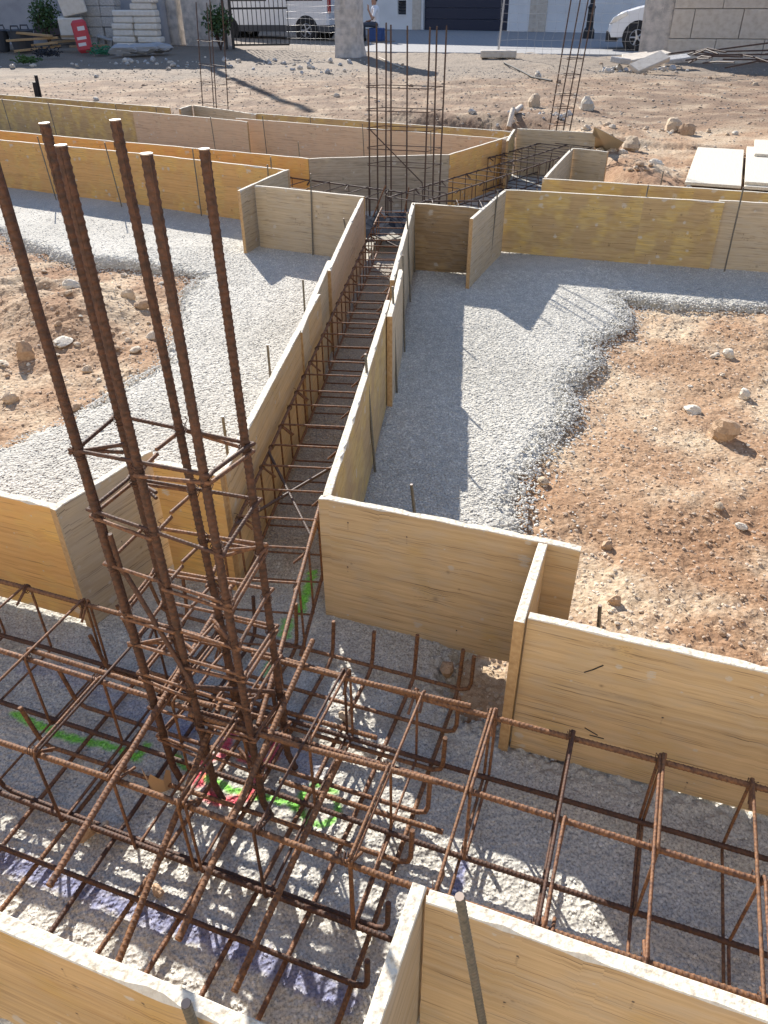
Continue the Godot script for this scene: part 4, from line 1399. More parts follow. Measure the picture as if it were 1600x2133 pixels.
	# grit nobody could count
	for set_ in [["pebbles_on_earth", "gritty pebbles strewn over the red earth", 60000], ["concrete_lumps", "crumbly aggregate along the ragged concrete edge", 7000], ["concrete_grains", "coarse grains standing out of the concrete surface", 90000]]:
		var mm := MultiMesh.new()
		mm.transform_format = MultiMesh.TRANSFORM_3D
		mm.use_colors = true
		var b := stone_mesh(501, 0.7, 3, 5)
		var am := ArrayMesh.new()
		b.surface(am, Vector3.ZERO, mats.grain)
		mm.mesh = am
		mm.instance_count = set_[2]
		var lumps: bool = set_[0] == "concrete_lumps"
		var grains: bool = set_[0] == "concrete_grains"
		var i := 0
		while i < mm.instance_count:
			var x: float
			var z: float
			var s: float
			if lumps:
				var e: Array = slab_edges[[3, 4, 5, 6, 7, 8, 9, 10, 11, 12, 13, 14, 22, 23, 24, 25, 26, 27, 28, 29, 30, 31, 32, 33][r.randi() % 24]]
				var n := Vector2(-e[1].y, e[1].x).normalized()
				var off := r.randfn(0.0, 0.05) if r.randf() < 0.8 else r.randfn(0.0, 0.12)
				var p: Vector2 = e[0] + e[1] * r.randf() + n * off
				x = p.x
				z = p.y
				s = r.randf_range(0.004, 0.011)
			elif grains:
				var u := r.randf()
				var q: Vector3
				if u < 0.42:
					q = Vector3(r.randf_range(-0.05, 1.85), 0, r.randf_range(-5.95, -1.95))
				elif u < 0.72:
					q = Vector3(r.randf_range(-2.2, -0.2), 0, r.randf_range(-6.7, -2.2))
				elif u < 0.78:
					q = Vector3(r.randf_range(1.6, 3.3), 0, r.randf_range(-6.2, -4.9))
				elif u < 0.84:
					q = Vector3(r.randf_range(-4.2, -1.2), 0, r.randf_range(-8.3, -6.0))
				else:
					q = site(r.randf_range(-2.0, 1.3), r.randf_range(0.32, 1.84))
				x = q.x
				z = q.z
				s = r.randf_range(0.0035, 0.0085) if u < 0.84 else 0.002 + 0.005 * pow(r.randf(), 2.0)
				var d := edge_distance(x, z)
				if d < -0.02:
					continue
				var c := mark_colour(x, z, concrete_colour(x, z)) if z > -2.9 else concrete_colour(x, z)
				mm.set_instance_transform(i, Transform3D(Basis.from_euler(Vector3(r.randf_range(-0.4, 0.4), r.randf() * 6.0, r.randf_range(-0.4, 0.4))).scaled(Vector3(s * 1.15, s * 0.5, s)).rotated(Vector3.UP, r.randf() * 6.0), Vector3(x, concrete_height(x, z, 1.0) - 0.02 * (1.0 - smoothstep(0.0, 0.16, d)) + s * 0.08, z)))
				mm.set_instance_color(i, c * r.randf_range(0.75, 1.12))
				i += 1
				continue
			else:
				var u := r.randf()
				if u < 0.5:
					x = r.randf_range(0.2, 3.8)
					z = r.randf_range(-5.4, -1.0)
				elif u < 0.8:
					x = r.randf_range(-4.4, -1.2)
					z = r.randf_range(-7.0, -3.1)
				else:
					x = r.randf_range(-8.0, 9.0)
					z = r.randf_range(-21.0, -7.5)
				s = 0.003 + 0.012 * pow(r.randf(), 3.0)
				if z < -7.4:
					s *= 2.6
				if edge_distance(x, z) > -0.02:
					continue
			var y := earth_height(x, z)
			if lumps:
				var d := edge_distance(x, z)
				if d < -0.3 or d > 0.12:
					continue
				y = lerpf(y, 0.0, smoothstep(-0.06, 0.03, d))
			var t := Transform3D(Basis.from_euler(Vector3(r.randf() * 6.0, r.randf() * 6.0, 0)).scaled(Vector3(s, s * (0.8 if lumps else 0.55), s)), Vector3(x, y + s * (0.3 if lumps else 0.0), z))
			mm.set_instance_transform(i, t)
			var c := Color(0.66, 0.645, 0.59) if lumps else earth_colour(x, z).lerp(Color(0.6, 0.53, 0.44), pow(r.randf(), 2.0) * 0.7)
			mm.set_instance_color(i, c * r.randf_range(0.75, 1.12))
			i += 1
		var o := MultiMeshInstance3D.new()
		o.name = set_[0]
		o.multimesh = mm
		add_child(o)
		o.set_meta("kind", "stuff")
		o.set_meta("label", set_[1])
		o.set_meta("category", "pebbles")


# ---------------------------------------------------------------- street and yard behind
func upright(p: Vector3, along: Vector3, w: float, h: float, d: float) -> Transform3D:
	var a := Vector3(along.x, 0, along.z).normalized()
	return Transform3D(Basis(a, Vector3.UP, a.cross(Vector3.UP)), p + Vector3(0, h * 0.5, 0))


# side outline drawn in x (length) and y (height), given width, edges drawn in at the flanks
func hull(b: Builder, outline: PackedVector2Array, w: float, t: Transform3D, inset := 0.06) -> void:
	var mid := Vector2.ZERO
	for p in outline:
		mid += p / outline.size()
	var rings := []
	for q in [[-0.5, inset], [-0.5 + inset / w, 0.0], [0.5 - inset / w, 0.0], [0.5, inset]]:
		var ring := []
		for p in outline:
			var k: Vector2 = p + (mid - p).normalized() * float(q[1])
			ring.append(t * Vector3(k.x, k.y, w * float(q[0])))
		rings.append(ring)
	var n := outline.size()
	for i in 3:
		for j in n:
			b.quad(rings[i][j], rings[i + 1][j], rings[i + 1][(j + 1) % n], rings[i][(j + 1) % n])
	var ix := Geometry2D.triangulate_polygon(outline)
	for i in range(0, ix.size(), 3):
		b.tri(rings[0][ix[i]], rings[0][ix[i + 1]], rings[0][ix[i + 2]])
		b.tri(rings[3][ix[i]], rings[3][ix[i + 2]], rings[3][ix[i + 1]])


func wheel(root: Node3D, at: Vector3, c: Vector3, axle: Vector3, r: float) -> void:
	var y := axle.normalized()
	var x := y.cross(Vector3.UP).normalized()
	var bs := Basis(x, y, x.cross(y))
	var hub := Node3D.new()
	hub.name = "wheel"
	root.add_child(hub, true)
	var b := Builder.new()
	b.lathe(c, [Vector2(r * 0.62, -0.1), Vector2(r * 0.9, -0.11), Vector2(r, -0.07), Vector2(r, 0.07), Vector2(r * 0.9, 0.11), Vector2(r * 0.62, 0.1)], 22, bs)
	piece("tyre", b, mats.rubber, hub, at)
	b = Builder.new()
	b.lathe(c, [Vector2(r * 0.64, 0.09), Vector2(r * 0.58, 0.1), Vector2(r * 0.54, 0.055), Vector2(r * 0.2, 0.07), Vector2(r * 0.15, 0.1), Vector2(0.001, 0.1)], 22, bs)
	for k in 5:
		var an := TAU * k / 5.0
		var d := bs * Vector3(cos(an), 0, sin(an))
		b.bar(c + d * r * 0.14 + y * 0.085, c + d * r * 0.58 + y * 0.085, 0.028, 6)
	piece("rim", b, mats.rim, hub, at)


func build_street() -> void:
	var L := Vector3(0.958, 0, 0.287)
	# roadway: pale gravelled asphalt between the fence line and the houses
	var b := Builder.new()
	var y := 0.36
	b.quad(Vector3(-60, y, -44), Vector3(-60, y, -80), Vector3(60, y, -40), Vector3(60, y, -8))
	b.quad(Vector3(-60, y, -44), Vector3(60, y, -8), Vector3(60, y - 0.3, -7.8), Vector3(-60, y - 0.3, -43.8))
	ground_piece("road", b, mats.road)
	# white house across the street
	var f := Vector3(0.86, 0, 0.51)
	var base := Vector3(1.95, 0.36, -41.0)
	var back := f.cross(Vector3.UP)
	if back.z > 0:
		back = -back
	var root := thing("white_house", "long white rendered house across the street with dark garage door", "house", base)
	var fr := Transform3D(Basis(f, Vector3.UP, -back), base)
	var H := 9.0
	# front wall built round its openings
	for q in [[-22.0, -1.35, 0.0, H], [-1.35, -0.9, 0.0, 0.55], [-1.35, -0.9, 1.15, H], [-0.9, 0.0, 0.0, H], [0.0, 4.15, 2.5, H], [4.15, 26.0, 0.0, H]]:
		b = Builder.new()
		b.box(fr * Transform3D(Basis.IDENTITY, Vector3((q[0] + q[1]) * 0.5, (q[2] + q[3]) * 0.5, -0.2)), Vector3(q[1] - q[0], q[3] - q[2], 0.4))
		piece("wall", b, mats.white_wall, root, base)
	b = Builder.new()
	b.box(fr * Transform3D(Basis.IDENTITY, Vector3(2.0, H * 0.5, -7.0)), Vector3(47.9, H - 0.02, 13.0))
	piece("house_body", b, mats.white_wall, root, base)
	for q in [[-0.55, -0.12], [5.15, 5.9]]:
		b = Builder.new()
		b.box(fr * Transform3D(Basis.IDENTITY, Vector3((q[0] + q[1]) * 0.5, 1.6, 0.03)), Vector3(q[1] - q[0], 3.2, 0.06), 0.01)
		piece("pilaster", b, mats.limestone, root, base)
	var door := Node3D.new()
	door.name = "garage_door"
	root.add_child(door)
	for k in 6:
		b = Builder.new()
		b.box(fr * Transform3D(Basis.IDENTITY, Vector3(2.075, 0.21 + k * 0.42, -0.15)), Vector3(4.14, 0.41, 0.05), 0.006)
		piece("door_panel", b, mats.navy, door, base)
	var win := Node3D.new()
	win.name = "vent_window"
	root.add_child(win)
	b = Builder.new()
	for k in 5:
		b.box(fr * Transform3D(Basis(Vector3.RIGHT, 0.6), Vector3(-1.125, 0.62 + k * 0.115, -0.1)), Vector3(0.44, 0.11, 0.012))
	piece("slats", b, mats.bucket, win, base)
	b = Builder.new()
	for q in [[-1.125, 0.56, 0.47, 0.04], [-1.125, 1.14, 0.47, 0.04]]:
		b.box(fr * Transform3D(Basis.IDENTITY, Vector3(q[0], q[1], 0.0)), Vector3(q[2], q[3], 0.06))
	piece("frame", b, mats.white_wall, win, base)
	# sunlit house behind the viewer, whose light falls back on the boards
	base = Vector3(1.0, -0.1, 5.6)
	root = thing("cream_house", "cream rendered house standing behind the viewer, out of the picture", "house", base)
	b = Builder.new()
	b.box(Transform3D(Basis(Vector3.UP, -0.2), base + Vector3(0, 4.0, 4.0)), Vector3(26.0, 8.0, 8.0), 0.02)
	piece("wall", b, mats.cream_wall, root, base)
	for k in 5:
		b = Builder.new()
		b.box(Transform3D(Basis(Vector3.UP, -0.2), base + Vector3(0, 4.0, 4.0)) * Transform3D(Basis.IDENTITY, Vector3(-10.0 + k * 5.0, 1.2, -4.0)), Vector3(1.1, 1.4, 0.08), 0.01)
		piece("shutter", b, mats.navy, root, base)
	# grey house wall at the left, tall enough to shade the yard
	base = Vector3(-12.5, 0.3, -29.2)
	root = thing("grey_house", "grey rendered house wall behind the rubble at upper left", "house", base)
	b = Builder.new()
	b.box(Transform3D(Basis(Vector3.UP, -0.1), base + Vector3(0, 2.3, -0.15)), Vector3(12.0, 4.6, 0.3))
	piece("wall", b, mats.grey_wall, root, base)
	b = Builder.new()
	b.box(Transform3D(Basis(Vector3.UP, -0.1), base + Vector3(-2.9, 1.1, 0.02)), Vector3(2.0, 2.2, 0.05), 0.01)
	b.box(Transform3D(Basis(Vector3.UP, -0.1), base + Vector3(1.6, 1.3, -0.02)), Vector3(1.6, 2.6, 0.05), 0.01)
	piece("render_patch", b, plain(0.22, 0.22, 0.235, 0.95), root, base)
	# leaning slab pier and low wall by the gate
	var p := Vector3(-6.543, 0.440, -28.139)
	root = thing("plaster_pillar", "leaning plastered pillar between grey wall and the iron gate", "pillar", p)
	b = Builder.new()
	b.box(upright(p, L, 0.62, 3.4, 0.4) * Transform3D(Basis(Vector3.BACK, -0.02), Vector3.ZERO), Vector3(0.62, 3.4, 0.4), 0.03)
	piece("shaft", b, mats.old_plaster, root, p)
	p = Vector3(-5.396, 0.440, -27.499)
	root = thing("garden_wall", "beige garden wall between leaning pillar and iron gate", "wall", p)
	b = Builder.new()
	b.box(upright(p + Vector3(0, -0.2, -0.25), L, 1.5, 2.9, 0.25), Vector3(1.5, 2.9, 0.25), 0.02)
	piece("wall", b, mats.old_plaster, root, p)
	p = Vector3(-6.75, 0.4, -27.9)
	b = Builder.new()
	b.tube(PackedVector3Array([p, p + Vector3(0, 8.6, 0)]), 0.13, 10, 0.0, 0.0, true, 0.75)
	solo("utility_pole", b, mats.grey_wall, p, "tall utility pole hidden behind leaning pillar", "pole")
	build_gate(Vector3(-4.387, 0.430, -26.158), Vector3(-2.719, 0.400, -26.303))
	# rough pillar in the middle
	p = Vector3(-0.844, 0.330, -24.263)
	root = thing("rough_pillar", "rough patched plaster pillar standing between two fence panels", "pillar", p)
	b = Builder.new()
	var rows := []
	for i in 15:
		var row := []
		for j in 16:
			var an := TAU * j / 16.0
			var sq := minf(1.0 / maxf(absf(cos(an)), 0.01), 1.0 / maxf(absf(sin(an)), 0.01))
			var hh := i * 0.2
			var rad := minf(sq, 1.28) * (0.33 + 0.05 * noise_b.get_noise_3d(cos(an) * 0.3, hh * 0.7, sin(an) * 0.3) + 0.07 * exp(-hh * 3.0))
			row.append(p + L * (cos(an) * rad) + Vector3(0, hh - 0.1, 0) + Vector3(L.z, 0, -L.x) * (sin(an) * rad))
		rows.append(row)
	for i in 14:
		for j in 16:
			b.quad(rows[i][j], rows[i + 1][j], rows[i + 1][(j + 1) % 16], rows[i][(j + 1) % 16])
	piece("shaft", b, mats.old_plaster, root, p)
	wire_fence("sagging wire mesh fence between the iron gate and rough pillar", Vector3(-2.793, 0.380, -26.452), Vector3(-1.236, 0.360, -25.564), 1.45, 0.17, 0.16, false)
	wire_fence("wire mesh fence panel between bare post and stone pier at right", Vector3(3.194, 0.330, -23.871), Vector3(6.849, 0.330, -22.989), 1.9, 0.24, 0.2, true)
	# stone pier and block wall at the right
	p = Vector3(7.009, 0.330, -22.635)
	root = thing("stone_pier", "mottled stone pier standing beside the beige block wall", "pillar", p)
	b = Builder.new()
	b.box(upright(p, L, 0.75, 2.6, 0.5) * Transform3D(Basis(Vector3.BACK, 0.03), Vector3.ZERO), Vector3(0.75, 2.6, 0.5), 0.05)
	piece("shaft", b, mats.old_plaster, root, p)
	build_block_wall(Vector3(7.261, 0.330, -22.282), L)
	# post at the fence, lamp post over the road
	p = Vector3(7.624, 0.360, -32.522)
	root = thing("street_lamp", "black cast iron street lamp post across the road", "street lamp", p)
	b = Builder.new()
	b.lathe(p, [Vector2(0.22, 0.0), Vector2(0.2, 0.25), Vector2(0.13, 0.35), Vector2(0.12, 0.9), Vector2(0.15, 0.95), Vector2(0.08, 1.05), Vector2(0.07, 3.6), Vector2(0.001, 3.62)], 14)
	piece("post", b, mats.iron, root, p)
	b = Builder.new()
	b.lathe(p + Vector3(0, 3.6, 0), [Vector2(0.05, 0.0), Vector2(0.16, 0.1), Vector2(0.22, 0.5), Vector2(0.26, 0.52), Vector2(0.04, 0.75), Vector2(0.001, 0.85)], 6)
	piece("lantern", b, mats.iron, root, p)
	build_vehicles(L)
	build_person(Vector3(-0.209, 0.360, -31.583))


func build_gate(a: Vector3, c: Vector3) -> void:
	var d := Vector3(c.x - a.x, 0, c.z - a.z)
	var length := d.length()
	d /= length
	var root := thing("iron_gate", "black iron bar gate leaf closing the yard beside white van", "gate", a)
	var o := a + Vector3(0, 0.06, 0)
	for x in [-0.18, 0.02]:
		var b := Builder.new()
		b.box(Transform3D(Basis(d, Vector3.UP, d.cross(Vector3.UP)), o + d * x + Vector3(0, 1.1, 0)), Vector3(0.08, 2.3, 0.08), 0.008)
		piece("post", b, mats.iron, root, a)
	for h in [0.05, 0.95, 2.1]:
		var b := Builder.new()
		b.box(Transform3D(Basis(d, Vector3.UP, d.cross(Vector3.UP)), o + d * (length * 0.5) + Vector3(0, h, 0)), Vector3(length, 0.05, 0.03), 0.004)
		piece("rail", b, mats.iron, root, a)
	var k := int(length / 0.125)
	for i in k + 1:
		var b := Builder.new()
		b.bar(o + d * (length * i / k) + Vector3(0, 0.05, 0.02), o + d * (length * i / k) + Vector3(0, 2.2, 0.02), 0.012, 6)
		piece("bar", b, mats.iron, root, a)
	var e := Builder.new()
	var cc := o + d * (length * 0.62) + Vector3(0, 1.5, 0.035)
	for i in 4:
		var an := PI / 2 * i
		e.bar(cc, cc + d * cos(an) * 0.13 + Vector3(0, sin(an) * 0.13, 0), 0.03, 6)
	piece("rosette", e, mats.iron, root, a)


func wire_fence(label: String, a: Vector3, c: Vector3, h: float, dx: float, dy: float, post: bool) -> void:
	var d := Vector3(c.x - a.x, 0, c.z - a.z)
	var length := d.length()
	d /= length
	var root := thing("wire_fence", label, "fence", a)
	var b := Builder.new()
	var nx := int(length / dx)
	var ny := int(h / dy)
	for i in nx + 1:
		var pts := PackedVector3Array()
		for j in ny + 1:
			var sag := noise_d.get_noise_2d(i * 0.13 + length, j * 0.17) * 0.09
			pts.append(a + d * (dx * i + sag) + Vector3(0, dy * j + sag * 0.4, sag))
		b.tube(pts, 0.003, 4, 0.0, 0.0, false)
	for j in ny + 1:
		var pts := PackedVector3Array()
		for i in nx + 1:
			var sag := noise_d.get_noise_2d(i * 0.13 + length, j * 0.17) * 0.09
			pts.append(a + d * (dx * i + sag) + Vector3(0, dy * j + sag * 0.4, sag))
		b.tube(pts, 0.003, 4, 0.0, 0.0, false)
	piece("wire_mesh", b, mats.wire, root, a)
	if post:
		b = Builder.new()
		b.bar(a, a + Vector3(0.12, 2.4, 0.0), 0.025, 8)
		piece("post", b, mats.wire, root, a)
		var p := a + Vector3(0.0, 0.0, 0.45)
		b = Builder.new()
		b.box(Transform3D(Basis(Vector3.UP, -0.12), p + Vector3(-0.05, 0.1, 0)), Vector3(0.95, 0.17, 0.3), 0.02)
		solo("concrete_block", b, mats.limestone, p, "pale concrete foot block lying before the bare fence post", "block")


func build_block_wall(a: Vector3, d: Vector3) -> void:
	var root := thing("block_wall", "wall of large beige blocks at upper right with dark coping", "wall", a)
	var bl := Builder.new()
	var r := RandomNumberGenerator.new()
	r.seed = 12
	var t := Basis(d, Vector3.UP, d.cross(Vector3.UP))
	var core := Builder.new()
	core.box(Transform3D(t, a + d * 5.2 + Vector3(0, 0.85, -0.18)), Vector3(10.3, 1.78, 0.3))
	piece("core", core, mats.grey_wall, root, a)
	var y := -0.1
	for row in 3:
		var h: float = [0.58, 0.62, 0.66][row]
		var x := 0.0
		var first := true
		while x < 10.3:
			var w := 0.5 if first and row % 2 else 1.12
			first = false
			w = minf(w, 10.3 - x)
			bl = Builder.new()
			bl.box(Transform3D(t, a + d * (x + w * 0.5) + Vector3(0, y + h * 0.5, r.randf_range(-0.006, 0.006))), Vector3(w - 0.014, h - 0.014, 0.2), 0.008)
			piece("block", bl, mats.limestone, root, a)
			x += w
		y += h
	bl = Builder.new()
	bl.box(Transform3D(t, a + d * 5.2 + Vector3(0, y + 0.06, 0)), Vector3(10.6, 0.12, 0.5), 0.01)
	piece("coping", bl, mats.rust_brown, root, a)


func build_vehicles(d: Vector3) -> void:
	# white car, its front showing left of the stone pier
	var side := Vector3(-d.z, 0, d.x)
	var foot := Vector3(7.379, 0.360, -25.499)
	var t := Transform3D(Basis(d, Vector3.UP, d.cross(Vector3.UP)), foot - d * 0.85 - side * 0.85)
	var root := thing("white_car", "white car parked in the street, only its nose showing past pier", "car", foot)
	var paint := plain(0.72, 0.73, 0.74, 0.2)
	paint.clearcoat_enabled = true
	paint.clearcoat = 0.6
	var b := Builder.new()
	hull(b, PackedVector2Array([Vector2(0.06, 0.3), Vector2(0.0, 0.42), Vector2(0.02, 0.62), Vector2(0.1, 0.78), Vector2(0.3, 0.92), Vector2(0.75, 1.05), Vector2(1.15, 1.13), Vector2(1.55, 1.36), Vector2(1.95, 1.55), Vector2(2.6, 1.62), Vector2(3.6, 1.58), Vector2(4.2, 1.2), Vector2(4.3, 0.7), Vector2(4.25, 0.35)]), 1.72, t, 0.1)
	piece("body", b, paint, root, foot)
	b = Builder.new()
	hull(b, PackedVector2Array([Vector2(-0.02, 0.22), Vector2(-0.03, 0.48), Vector2(0.28, 0.5), Vector2(0.3, 0.22)]), 1.66, t, 0.06)
	piece("bumper", b, mats.rubber, root, foot)
	b = Builder.new()
	hull(b, PackedVector2Array([Vector2(1.3, 1.2), Vector2(1.62, 1.42), Vector2(1.97, 1.56), Vector2(3.4, 1.54), Vector2(3.6, 1.2)]), 1.74, t, 0.02)
	piece("window", b, mats.glass, root, foot)
	for sg in [-1.0, 1.0]:
		b = Builder.new()
		hull(b, PackedVector2Array([Vector2(0.03, 0.66), Vector2(0.12, 0.82), Vector2(0.5, 0.97), Vector2(0.55, 0.88), Vector2(0.2, 0.68)]), 0.3, t * Transform3D(Basis.IDENTITY, Vector3(0, 0, sg * 0.72)), 0.03)
		piece("headlight", b, plain(0.5, 0.53, 0.56, 0.1, 0.4), root, foot)
		for x in [0.85, 3.4]:
			b = Builder.new()
			var c := t * Vector3(x, 0.34, sg * 0.8)
			b.lathe(c, [Vector2(0.41, -0.08), Vector2(0.41, 0.075), Vector2(0.001, 0.075)], 20, Basis(d, side * sg * -1.0 * -1.0, Vector3.UP))
			piece("wheel_arch", b, mats.rubber, root, foot)
			wheel(root, foot, t * Vector3(x, 0.33, sg * 0.8), side * sg, 0.33)
	# white van behind the gate
	foot = Vector3(-2.628, 0.360, -31.578)
	side = Vector3(-d.z, 0, d.x)
	t = Transform3D(Basis(-d, Vector3.UP, -d.cross(Vector3.UP)), foot + d * 0.85 - side * 0.9)
	root = thing("white_van", "white van parked behind the gate and mesh fence", "van", foot)
	b = Builder.new()
	hull(b, PackedVector2Array([Vector2(0.0, 0.35), Vector2(0.0, 1.8), Vector2(0.12, 1.95), Vector2(3.3, 1.95), Vector2(4.0, 1.25), Vector2(4.6, 1.05), Vector2(4.75, 0.8), Vector2(4.75, 0.35)]), 1.8, t, 0.08)
	piece("body", b, paint, root, foot)
	b = Builder.new()
	hull(b, PackedVector2Array([Vector2(0.2, 1.2), Vector2(0.2, 1.75), Vector2(1.6, 1.75), Vector2(1.6, 1.2)]), 1.81, t, 0.02)
	hull(b, PackedVector2Array([Vector2(2.3, 1.2), Vector2(2.3, 1.75), Vector2(3.2, 1.75), Vector2(3.8, 1.2)]), 1.81, t, 0.02)
	piece("window", b, mats.glass, root, foot)
	b = Builder.new()
	hull(b, PackedVector2Array([Vector2(-0.05, 0.3), Vector2(-0.05, 0.5), Vector2(4.78, 0.5), Vector2(4.78, 0.3)]), 1.82, t, 0.03)
	piece("sill", b, mats.bucket, root, foot)
	for sg in [-1.0, 1.0]:
		b = Builder.new()
		b.box(t * Transform3D(Basis.IDENTITY, Vector3(0.0, 1.1, sg * 0.8)), Vector3(0.08, 0.5, 0.16), 0.01)
		piece("tail_light", b, plain(0.35, 0.02, 0.02, 0.25), root, foot)
		for x in [0.85, 3.9]:
			b = Builder.new()
			var c := t * Vector3(x, 0.36, sg * 0.84)
			b.lathe(c, [Vector2(0.43, -0.08), Vector2(0.43, 0.075), Vector2(0.001, 0.075)], 20, Basis(d, side * -sg, Vector3.UP))
			piece("wheel_arch", b, mats.rubber, root, foot)
			wheel(root, foot, t * Vector3(x, 0.34, sg * 0.84), -side * sg, 0.34)


# the body as one skin: tapered limbs joined smoothly and meshed on a grid
func build_person(at: Vector3) -> void:
	var b := Builder.new()
	b.box(Transform3D(Basis(Vector3.UP, -0.3), at + Vector3(0.06, 0.2, 0)), Vector3(0.5, 0.4, 0.42), 0.02)
	for k in 3:
		b.box(Transform3D(Basis(Vector3.UP, -0.3), at + Vector3(0.06, 0.08 + k * 0.14, 0.0)), Vector3(0.53, 0.025, 0.45), 0.004)
	solo("blue_crate", b, plain(0.03, 0.08, 0.24, 0.5), at, "blue crate used as a seat beside the white house", "crate")
	var white := Color(0.78, 0.79, 0.8)
	var skin := Color(0.42, 0.25, 0.17)
	var dark := Color(0.05, 0.06, 0.09)
	var hair := Color(0.02, 0.016, 0.014)
	var bones := [
		[Vector3(0.03, 0.52, 0), Vector3(0.02, 0.72, 0), 0.15, 0.14, white], [Vector3(0.02, 0.72, 0), Vector3(0.03, 0.93, 0), 0.14, 0.15, white],
		[Vector3(0.03, 0.94, -0.15), Vector3(0.03, 0.94, 0.15), 0.085, 0.085, white], [Vector3(0.02, 1.0, 0), Vector3(0.0, 1.1, 0), 0.055, 0.052, skin],
		[Vector3(-0.01, 1.17, 0), Vector3(-0.02, 1.24, 0), 0.082, 0.09, skin], [Vector3(-0.1, 1.17, 0), Vector3(-0.115, 1.16, 0), 0.016, 0.014, skin], [Vector3(-0.07, 1.1, 0), Vector3(-0.05, 1.12, 0), 0.035, 0.05, skin],
		[Vector3(0.03, 1.25, 0), Vector3(-0.01, 1.28, 0), 0.088, 0.08, hair],
		[Vector3(0.03, 0.5, 0.1), Vector3(-0.4, 0.5, 0.13), 0.09, 0.065, dark], [Vector3(0.03, 0.5, -0.1), Vector3(-0.4, 0.5, -0.13), 0.09, 0.065, dark],
		[Vector3(-0.4, 0.5, 0.13), Vector3(-0.44, 0.09, 0.13), 0.06, 0.042, dark], [Vector3(-0.4, 0.5, -0.13), Vector3(-0.36, 0.09, -0.13), 0.06, 0.042, dark],
		[Vector3(-0.42, 0.05, 0.13), Vector3(-0.62, 0.035, 0.14), 0.045, 0.035, hair], [Vector3(-0.34, 0.05, -0.13), Vector3(-0.54, 0.035, -0.14), 0.045, 0.035, hair],
		[Vector3(0.03, 0.93, 0.2), Vector3(-0.03, 0.76, 0.27), 0.06, 0.055, white], [Vector3(-0.03, 0.76, 0.27), Vector3(-0.08, 0.68, 0.28), 0.045, 0.04, skin], [Vector3(-0.08, 0.68, 0.28), Vector3(-0.22, 0.95, 0.15), 0.04, 0.03, skin], [Vector3(-0.22, 0.95, 0.15), Vector3(-0.22, 1.04, 0.12), 0.032, 0.032, skin],
		[Vector3(0.03, 0.93, -0.2), Vector3(0.02, 0.75, -0.26), 0.06, 0.055, white], [Vector3(0.02, 0.75, -0.26), Vector3(0.01, 0.66, -0.27), 0.045, 0.04, skin], [Vector3(0.01, 0.66, -0.27), Vector3(-0.2, 0.6, -0.19), 0.04, 0.03, skin], [Vector3(-0.2, 0.6, -0.19), Vector3(-0.29, 0.59, -0.17), 0.032, 0.03, skin]]
	for h in [[Vector3(-0.22, 1.07, 0.12), Vector3(-0.045, 0.03, 0.0)], [Vector3(-0.29, 0.59, -0.17), Vector3(-0.06, -0.03, 0.0)]]:
		for k in 4:
			var q: Vector3 = h[0] + Vector3(0, 0.0, (k - 1.5) * 0.02)
			bones.append([q, q + h[1] * (0.8 + 0.2 * float(k == 1 or k == 2)), 0.01, 0.008, skin])
		bones.append([h[0] + Vector3(0.0, -0.02, -0.035), h[0] + Vector3(-0.03, 0.0, -0.05), 0.011, 0.009, skin])
	var cell := 0.022
	var lo := Vector3(-0.7, -0.02, -0.36)
	var nx := 44
	var ny := 66
	var nz := 34
	var val := PackedFloat32Array()
	var own := PackedInt32Array()
	val.resize(nx * ny * nz)
	val.fill(1.0)
	own.resize(nx * ny * nz)
	for bi in bones.size():
		var bo: Array = bones[bi]
		var pa: Vector3 = bo[0]
		var pb: Vector3 = bo[1]
		var ab := pb - pa
		var l2 := maxf(ab.length_squared(), 1e-6)
		var big: float = maxf(bo[2], bo[3]) + 0.07
		var mn := (Vector3(minf(pa.x, pb.x), minf(pa.y, pb.y), minf(pa.z, pb.z)) - Vector3.ONE * big - lo) / cell
		var mx := (Vector3(maxf(pa.x, pb.x), maxf(pa.y, pb.y), maxf(pa.z, pb.z)) + Vector3.ONE * big - lo) / cell
		for iz in range(maxi(0, int(mn.z)), mini(nz, int(mx.z) + 1)):
			for iy in range(maxi(0, int(mn.y)), mini(ny, int(mx.y) + 1)):
				for ixx in range(maxi(0, int(mn.x)), mini(nx, int(mx.x) + 1)):
					var p := lo + Vector3(ixx, iy, iz) * cell
					var tt := clampf((p - pa).dot(ab) / l2, 0.0, 1.0)
					var dd: float = p.distance_to(pa + ab * tt) - lerpf(bo[2], bo[3], tt)
					var k := (iz * ny + iy) * nx + ixx
					if dd < val[k]:
						own[k] = bi
					var hh := clampf(0.5 + 0.5 * (val[k] - dd) / 0.025, 0.0, 1.0)
					val[k] = lerpf(val[k], dd, hh) - 0.025 * hh * (1.0 - hh) if val[k] < 0.9 else dd
	b = Builder.new()
	b.tinted = true
	var vid := {}
